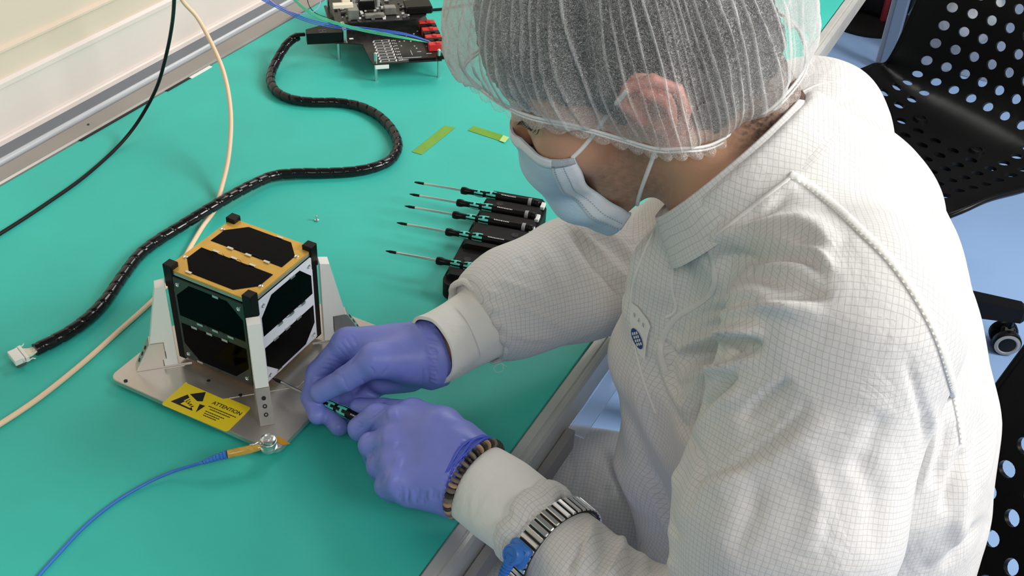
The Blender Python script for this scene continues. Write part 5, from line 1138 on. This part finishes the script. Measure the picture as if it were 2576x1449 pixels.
for i in range(R1):
    k = i / (R1 - 1); row = []
    for j in range(R2):
        x = (j / (R2 - 1)) * 2 - 1; th = abs(x) * math.pi / 2; c, s_ = rowC[i], rowS[i]
        f = s_[0] + (c[0] - s_[0]) * math.cos(th) ** .9; l = s_[1] * math.sin(th) ** 1.0; u = c[2] + (s_[2] - c[2]) * abs(x) ** 1.35
        pl_ = .0016 * math.sin(3 * 2 * math.pi * min(1, k * 1.1)) * math.cos(th * .8) + .0007 * math.sin(x * 9 + k * 7) + .0009 * math.sin(x * 5 - k * 11)
        f += pl_; l += pl_ * (1 if x > 0 else -1) * math.sin(th)
        row.append(HO + RH @ np.array([f, l * (1 if x >= 0 else -1), u]))
    G.append(row)
G = np.array(G)
for i in range(7):
    for j in range(R2):
        k_ = (1 - i / 7) * min(1, abs(j / (R2 - 1) * 2 - 1) * 2.4)
        nn_, nr_, _, _ = bvh.find_nearest(Vector(G[i, j])); G[i, j] = G[i, j] * (1 - k_) + (np.array(nn_) + np.array(nr_) * .0022) * k_
def sheet(G, th=.0012):
    a, b_ = G.shape[:2]; V = G.reshape(-1, 3); F = [(i * b_ + j, i * b_ + j + 1, (i + 1) * b_ + j + 1, (i + 1) * b_ + j) for i in range(a - 1) for j in range(b_ - 1)]; return V, F
mask = mk('face_mask', sheet(G), M_MASK, person, 180, label='pale blue pleated face mask'); md = mask.modifiers.new('s', 'SOLIDIFY'); md.thickness = .0012; md.offset = -1
for nm, gg in (('mask_top_band', G[:4]), ('mask_side_band', G[:, -6:]), ('mask_side_band', G[:, :6])):
    cN = gg.reshape(-1, 3).mean(0) - HO; off = (gg - (HO + RH @ np.array([0, 0, -.04]))); off /= np.linalg.norm(off, axis=2)[:, :, None]
    o = mk(nm, sheet(gg + off * .0012), M_EDGE, mask, 180); md = o.modifiers.new('s', 'SOLIDIFY'); md.thickness = .0009
b = MB(); sgn = 1 if tohead(G[16, -1])[0, 1] > 0 else -1
for c_ in (-3, -5):
    col_ = G[:, c_] if sgn > 0 else G[:, -c_ - 1]; col_ = resample(col_, .0022); 
    for p in col_[2:-2]:
        o_ = p - (HO + RH @ np.array([0, 0, -.04])); o_ /= np.linalg.norm(o_); b.box(p + o_ * .0024, (.0011, .0006, .0004), frame((0, 0, 0), RH @ np.array([-.5, .2, -.8]), o_)[1])
mk('weld_dots', b, mat('weld_blue', (.16, .22, .36, 1), .6), mask, 0)
L1, _, _ = ribbon(bvh, [(1440, 396), (1465, 372), (1495, 335), (1530, 285), (1562, 246), (1578, 226)], .0032, .0016); mk('ear_loop', L1, M_LOOP, mask, 60)
A_ = G[-3, -2] if sgn > 0 else G[-3, 1]
L2, _, _ = ribbon(bvh, [(1602, 512), (1612, 480), (1628, 436), (1645, 392), (1656, 365)], .0032, .0022); mk('ear_loop', L2, M_LOOP, mask, 60)

# ------------------------------------------------------------------ hair net
RIM = [(.110, 0, .058), (.098, .034, .048), (.078, .058, .031), (.050, .069, .011), (.0257, .076, -.012), (.006, .088, -.026), (-.010, .094, -.032), (-.030, .090, -.044), (-.055, .082, -.048), (-.085, .072, -.050), (-.115, .045, -.050), (-.124, 0, -.048)]
full = RIM + [(f, -l, u) for f, l, u in RIM[-2:0:-1]]
NT = 720; rim = catmull(np.array(full, float), 40, closed=True); rim = rim[np.round(np.linspace(0, len(rim), NT, endpoint=False)).astype(int)]
ctr = np.array([-.008, 0, 0]); UT = .165
ang = np.arctan2(rim[:, 1], rim[:, 0] - ctr[0]); rr0 = np.hypot(rim[:, 0] - ctr[0], rim[:, 1])
rs = np.random.RandomState(5); NS = 64
bul = .020 - .006 * np.cos(ang)
ph = np.cumsum(1 + .35 * np.sin(np.arange(NT) * .031) + .25 * np.sin(np.arange(NT) * .083 + 1)); ph = ph / ph[-1] * 2 * math.pi * 78
rows = []; ridge = []
for i in range(NS):
    s_ = i / (NS - 1); p_ = s_ * math.pi / 2; bu = bul * math.sin(min(1, s_ * 3.2) * math.pi / 2)
    warp = ph + .9 * np.sin(ang * 5 + s_ * 5) + .8 * np.sin(ang * 13 - s_ * 11) + .5 * np.sin(ang * 31 + s_ * 17)
    rdg = np.maximum(0, np.cos(warp)) ** 9; low = (.0035 * np.sin(ang * 9 + 3 * s_) + .003 * np.sin(ang * 17 - 6 * s_)) * (1 - s_)
    r = (rr0 + bu) * max(math.cos(p_), 0) ** .62 + (.0030 * rdg * min(1, .35 + s_ * 4) + low) * max(0, 1 - s_) ** .3
    u_ = rim[:, 2] + (UT - rim[:, 2]) * math.sin(p_) ** 1.15 - .006 * math.sin(min(1, s_ * 6) * math.pi)
    rows.append(np.c_[ctr[0] - .062 * s_ ** 1.3 + r * np.cos(ang), r * np.sin(ang), u_]); ridge.append(rdg * (.35 + .65 * (np.sin(ang * 23 + s_ * 7) > -.3)) + .55 * max(0, 1 - s_ / .28) + .75 * np.exp(-(ang / .6) ** 2) + 0.6 * np.exp(-((math.pi - np.abs(ang)) / .45) ** 2))
rows = np.array(rows); ridge = np.array(ridge)
Vn = HO + rows.reshape(-1, 3) @ RH.T; Fn = [(i * NT + j, i * NT + (j + 1) % NT, (i + 1) * NT + (j + 1) % NT, (i + 1) * NT + j) for i in range(NS - 1) for j in range(NT)]
M_NET = bpy.data.materials.new('hair_net_film'); M_NET.use_nodes = True; nt = M_NET.node_tree; nt.nodes.clear(); Lk = nt.links.new
out_ = nt.nodes.new('ShaderNodeOutputMaterial'); mix = nt.nodes.new('ShaderNodeMixShader'); tr_ = nt.nodes.new('ShaderNodeBsdfTransparent'); df = nt.nodes.new('ShaderNodeBsdfDiffuse'); tl = nt.nodes.new('ShaderNodeBsdfTranslucent'); m2 = nt.nodes.new('ShaderNodeMixShader')
df.inputs[0].default_value = (.95, .94, .92, 1); tl.inputs[0].default_value = (.95, .94, .92, 1); m2.inputs[0].default_value = .35; Lk(df.outputs[0], m2.inputs[1]); Lk(tl.outputs[0], m2.inputs[2])
tc = nt.nodes.new('ShaderNodeTexCoord'); at_ = nt.nodes.new('ShaderNodeAttribute'); at_.attribute_name = 'fold'
fb = []
for sc_, ds in ((150, 5.0), (250, 4.0)):
    n_ = nt.nodes.new('ShaderNodeTexNoise'); n_.inputs['Scale'].default_value = sc_; n_.inputs['Detail'].default_value = 1.5; n_.inputs['Distortion'].default_value = ds; Lk(tc.outputs['Object'], n_.inputs['Vector'])
    s_n = nt.nodes.new('ShaderNodeMath'); s_n.operation = 'SUBTRACT'; s_n.inputs[1].default_value = .5; Lk(n_.outputs[0], s_n.inputs[0])
    b_n = nt.nodes.new('ShaderNodeMath'); b_n.operation = 'ABSOLUTE'; Lk(s_n.outputs[0], b_n.inputs[0])
    r_ = nt.nodes.new('ShaderNodeMapRange'); r_.inputs[1].default_value = .0; r_.inputs[2].default_value = .040; r_.inputs[3].default_value = 1; r_.inputs[4].default_value = 0; Lk(b_n.outputs[0], r_.inputs[0]); fb.append(r_.outputs[0])
sm = nt.nodes.new('ShaderNodeMath'); sm.operation = 'ADD'; Lk(fb[0], sm.inputs[0]); Lk(fb[1], sm.inputs[1])
a1_ = nt.nodes.new('ShaderNodeMath'); a1_.operation = 'MULTIPLY_ADD'; a1_.inputs[1].default_value = .46; a1_.inputs[2].default_value = .08; Lk(sm.outputs[0], a1_.inputs[0])
a2_ = nt.nodes.new('ShaderNodeMath'); a2_.operation = 'MULTIPLY_ADD'; a2_.inputs[1].default_value = .45; a2_.use_clamp = True; Lk(at_.outputs['Fac'], a2_.inputs[0]); Lk(a1_.outputs[0], a2_.inputs[2])
Lk(a2_.outputs[0], mix.inputs[0]); Lk(tr_.outputs[0], mix.inputs[1]); Lk(m2.outputs[0], mix.inputs[2]); Lk(mix.outputs[0], out_.inputs[0])
def fold_attr(o, vals):
    a = o.data.attributes.new('fold', 'FLOAT', 'POINT'); a.data.foreach_set('value', np.asarray(vals, np.float32).ravel())
net = mk('hair_net', (Vn, Fn), M_NET, person, 180, label='white translucent pleated hair net'); fold_attr(net, ridge)
# elastic line and the scalloped hem under it
lw = lambda A: HO + A @ RH.T
outw = np.c_[np.cos(ang), np.sin(ang), np.zeros(NT)]
b = MB(); b.tube(lw(rim + outw * .0006)[::3], .0012, 6, closed=True); b.tube(lw(rim + outw * .0012 + [0, 0, -.0028])[::3], .0008, 6, closed=True); mk('elastic_band', b, mat('elastic_band', (.80, .80, .78, 1), .6), net, 180)
rows = []; fv = []
for i in range(8):
    s_ = i / 7; lob = np.abs(np.sin(ang * 27 + .8 * np.sin(ang * 4))); scal = .0062 + .0032 * lob ** .6; wv = .0038 * lob * math.sin(s_ * 2.4)
    rows.append(rim + outw * (.001 + wv + .001 * s_)[:, None] + np.c_[np.zeros(NT), np.zeros(NT), -scal * s_]); fv.append((.10 + .5 * (1 - lob) ** 3 + .35 * (s_ > .9)) * np.ones(NT))
Vn = lw(np.array(rows).reshape(-1, 3)); Fn = [(i * NT + j, i * NT + (j + 1) % NT, (i + 1) * NT + (j + 1) % NT, (i + 1) * NT + j) for i in range(7) for j in range(NT)]
o = mk('net_hem', (Vn, Fn), M_NET, net, 180); fold_attr(o, fv)
# ------------------------------------------------------------------ seams, placket and chest label of the coverall
sm_, _, _ = ribbon(suit_b, [(1988, 440), (2030, 462), (2090, 510), (2160, 575), (2240, 655), (2305, 745), (2355, 840), (2385, 930), (2402, 1000), (2414, 1060), (2420, 1112)], .0068, .0016, step=.0009, wav=.0006); mk('shoulder_seam', sm_, M_KNIT, suit, 60)
for pts, wd in (([(1776, 612), (1793, 660), (1798, 710), (1780, 748), (1745, 772), (1700, 800), (1672, 840), (1662, 885), (1676, 940)], .0045), ([(1990, 445), (1930, 490), (1860, 545), (1800, 592)], .0030), ([(2010, 236), (2060, 212), (2120, 205), (2180, 212)], .0020)):
    r_, _, _ = ribbon(suit_b, pts, wd, .0009, step=.002); mk('front_seam', r_, M_SUIT, suit, 60)
for pts in ([(1655, 560), (1618, 640), (1592, 720), (1588, 790), (1600, 880), (1620, 960), (1650, 1040)], [(1700, 640), (1690, 720), (1700, 780), (1672, 800)]):
    r_, _, _ = ribbon(suit_b, pts, .0022, .0010, step=.002); mk('placket_edge', r_, M_KNIT, suit, 60)
def decal(poly, off, th=.0003, sub=5):
    """flat patch following the cloth: convex photo polygon filled from its centre"""
    poly = np.array(poly, float); c = poly.mean(0); V = []; F = []; n = len(poly)
    for k in range(sub + 1):
        for p in poly: V.append(c + (p - c) * k / sub)
    for k in range(sub):
        for j in range(n): F.append((k * n + j, k * n + (j + 1) % n, (k + 1) * n + (j + 1) % n, (k + 1) * n + j))
    W3 = []
    for v in V:
        h_, n_ = hit(suit_b, *v)
        if h_ is None: h_, n_ = W3[-1] if W3 else (at(*v, .9), np.zeros(3)), 0; h_ = W3[-1]
        d = CAM - h_; d /= np.linalg.norm(d); W3.append(h_ + d * off)
    return MB().add(np.array(W3), F)
lab = [(1588, 762), (1604, 772), (1630, 806), (1636, 822), (1628, 850), (1622, 905), (1606, 890), (1592, 850), (1584, 806)]
lb = mk('chest_label', decal(lab, .0022, sub=8), M_KNIT, suit, 60, label='white chest label with a blue round emblem')
t = np.arange(28) * 2 * math.pi / 28; uL = np.array([.20, .98]); vL = np.array([.98, -.20])
el = np.array([1602, 852]) + np.outer(np.sin(t) * 28, uL) + np.outer(np.cos(t) * 10.5, vL) + np.outer(np.sin(t) * 5, vL)
mk('round_emblem', decal(el, .0034), M_NAVY, lb, 60)
b = MB()
for i in range(3):
    for j in range(4):
        c = np.array([1602, 852]) + uL * (-14 + j * 9.5) + vL * (-5 + i * 5 + (-2.5 + j * 1.7)); q_ = [c + uL * a + vL * e for a, e in ((-3.5, -1.7), (-3.5, 1.7), (3.5, 1.7), (3.5, -1.7))]; d_ = decal(q_, .0042, sub=1); b.add(*d_.arr())
mk('emblem_grid', b, M_SILK, lb, 0)
b = MB()
for ch_, (x, y) in zip('NAN', ((1593, 796), (1604, 809), (1615, 821))):
    V, F = text_mesh(ch_, 1.0); V = V[:, :2] * [9, 16]; u2, v2 = np.array([.62, .55]), np.array([.15, -.95]); P3 = []
    for a in V:
        p = np.array([x, y]) + u2 * a[0] + v2 * a[1]; h_, n_ = hit(suit_b, *p); d = CAM - h_; P3.append(h_ + d / np.linalg.norm(d) * .0034)
    b.add(P3, F)
mk('lettering', b, mat('grey_ink', (.10, .11, .13, 1), .6), lb, 0)

# overshoes under the bench
for kn in (KNL, KNR):
    hx, hy = kn[0] + .06, kn[1]
    fn = lambda P: np.maximum(smin(chain(P, [(hx, hy, -.705), (hx - .09, hy, -.712), (hx - .19, hy, -.722)], [.045, .042, .030], .02), cone(P, (hx - .02, hy, -.68), (hx - .02, hy, -.62), .048, .042), .03), -.7495 - P[:, 2])
    V, F = surface(fn, (hx - .25, hy - .08, -.76), (hx + .07, hy + .08, -.56), .006); mk('overshoe', (V, F), M_KNIT, person, 180)
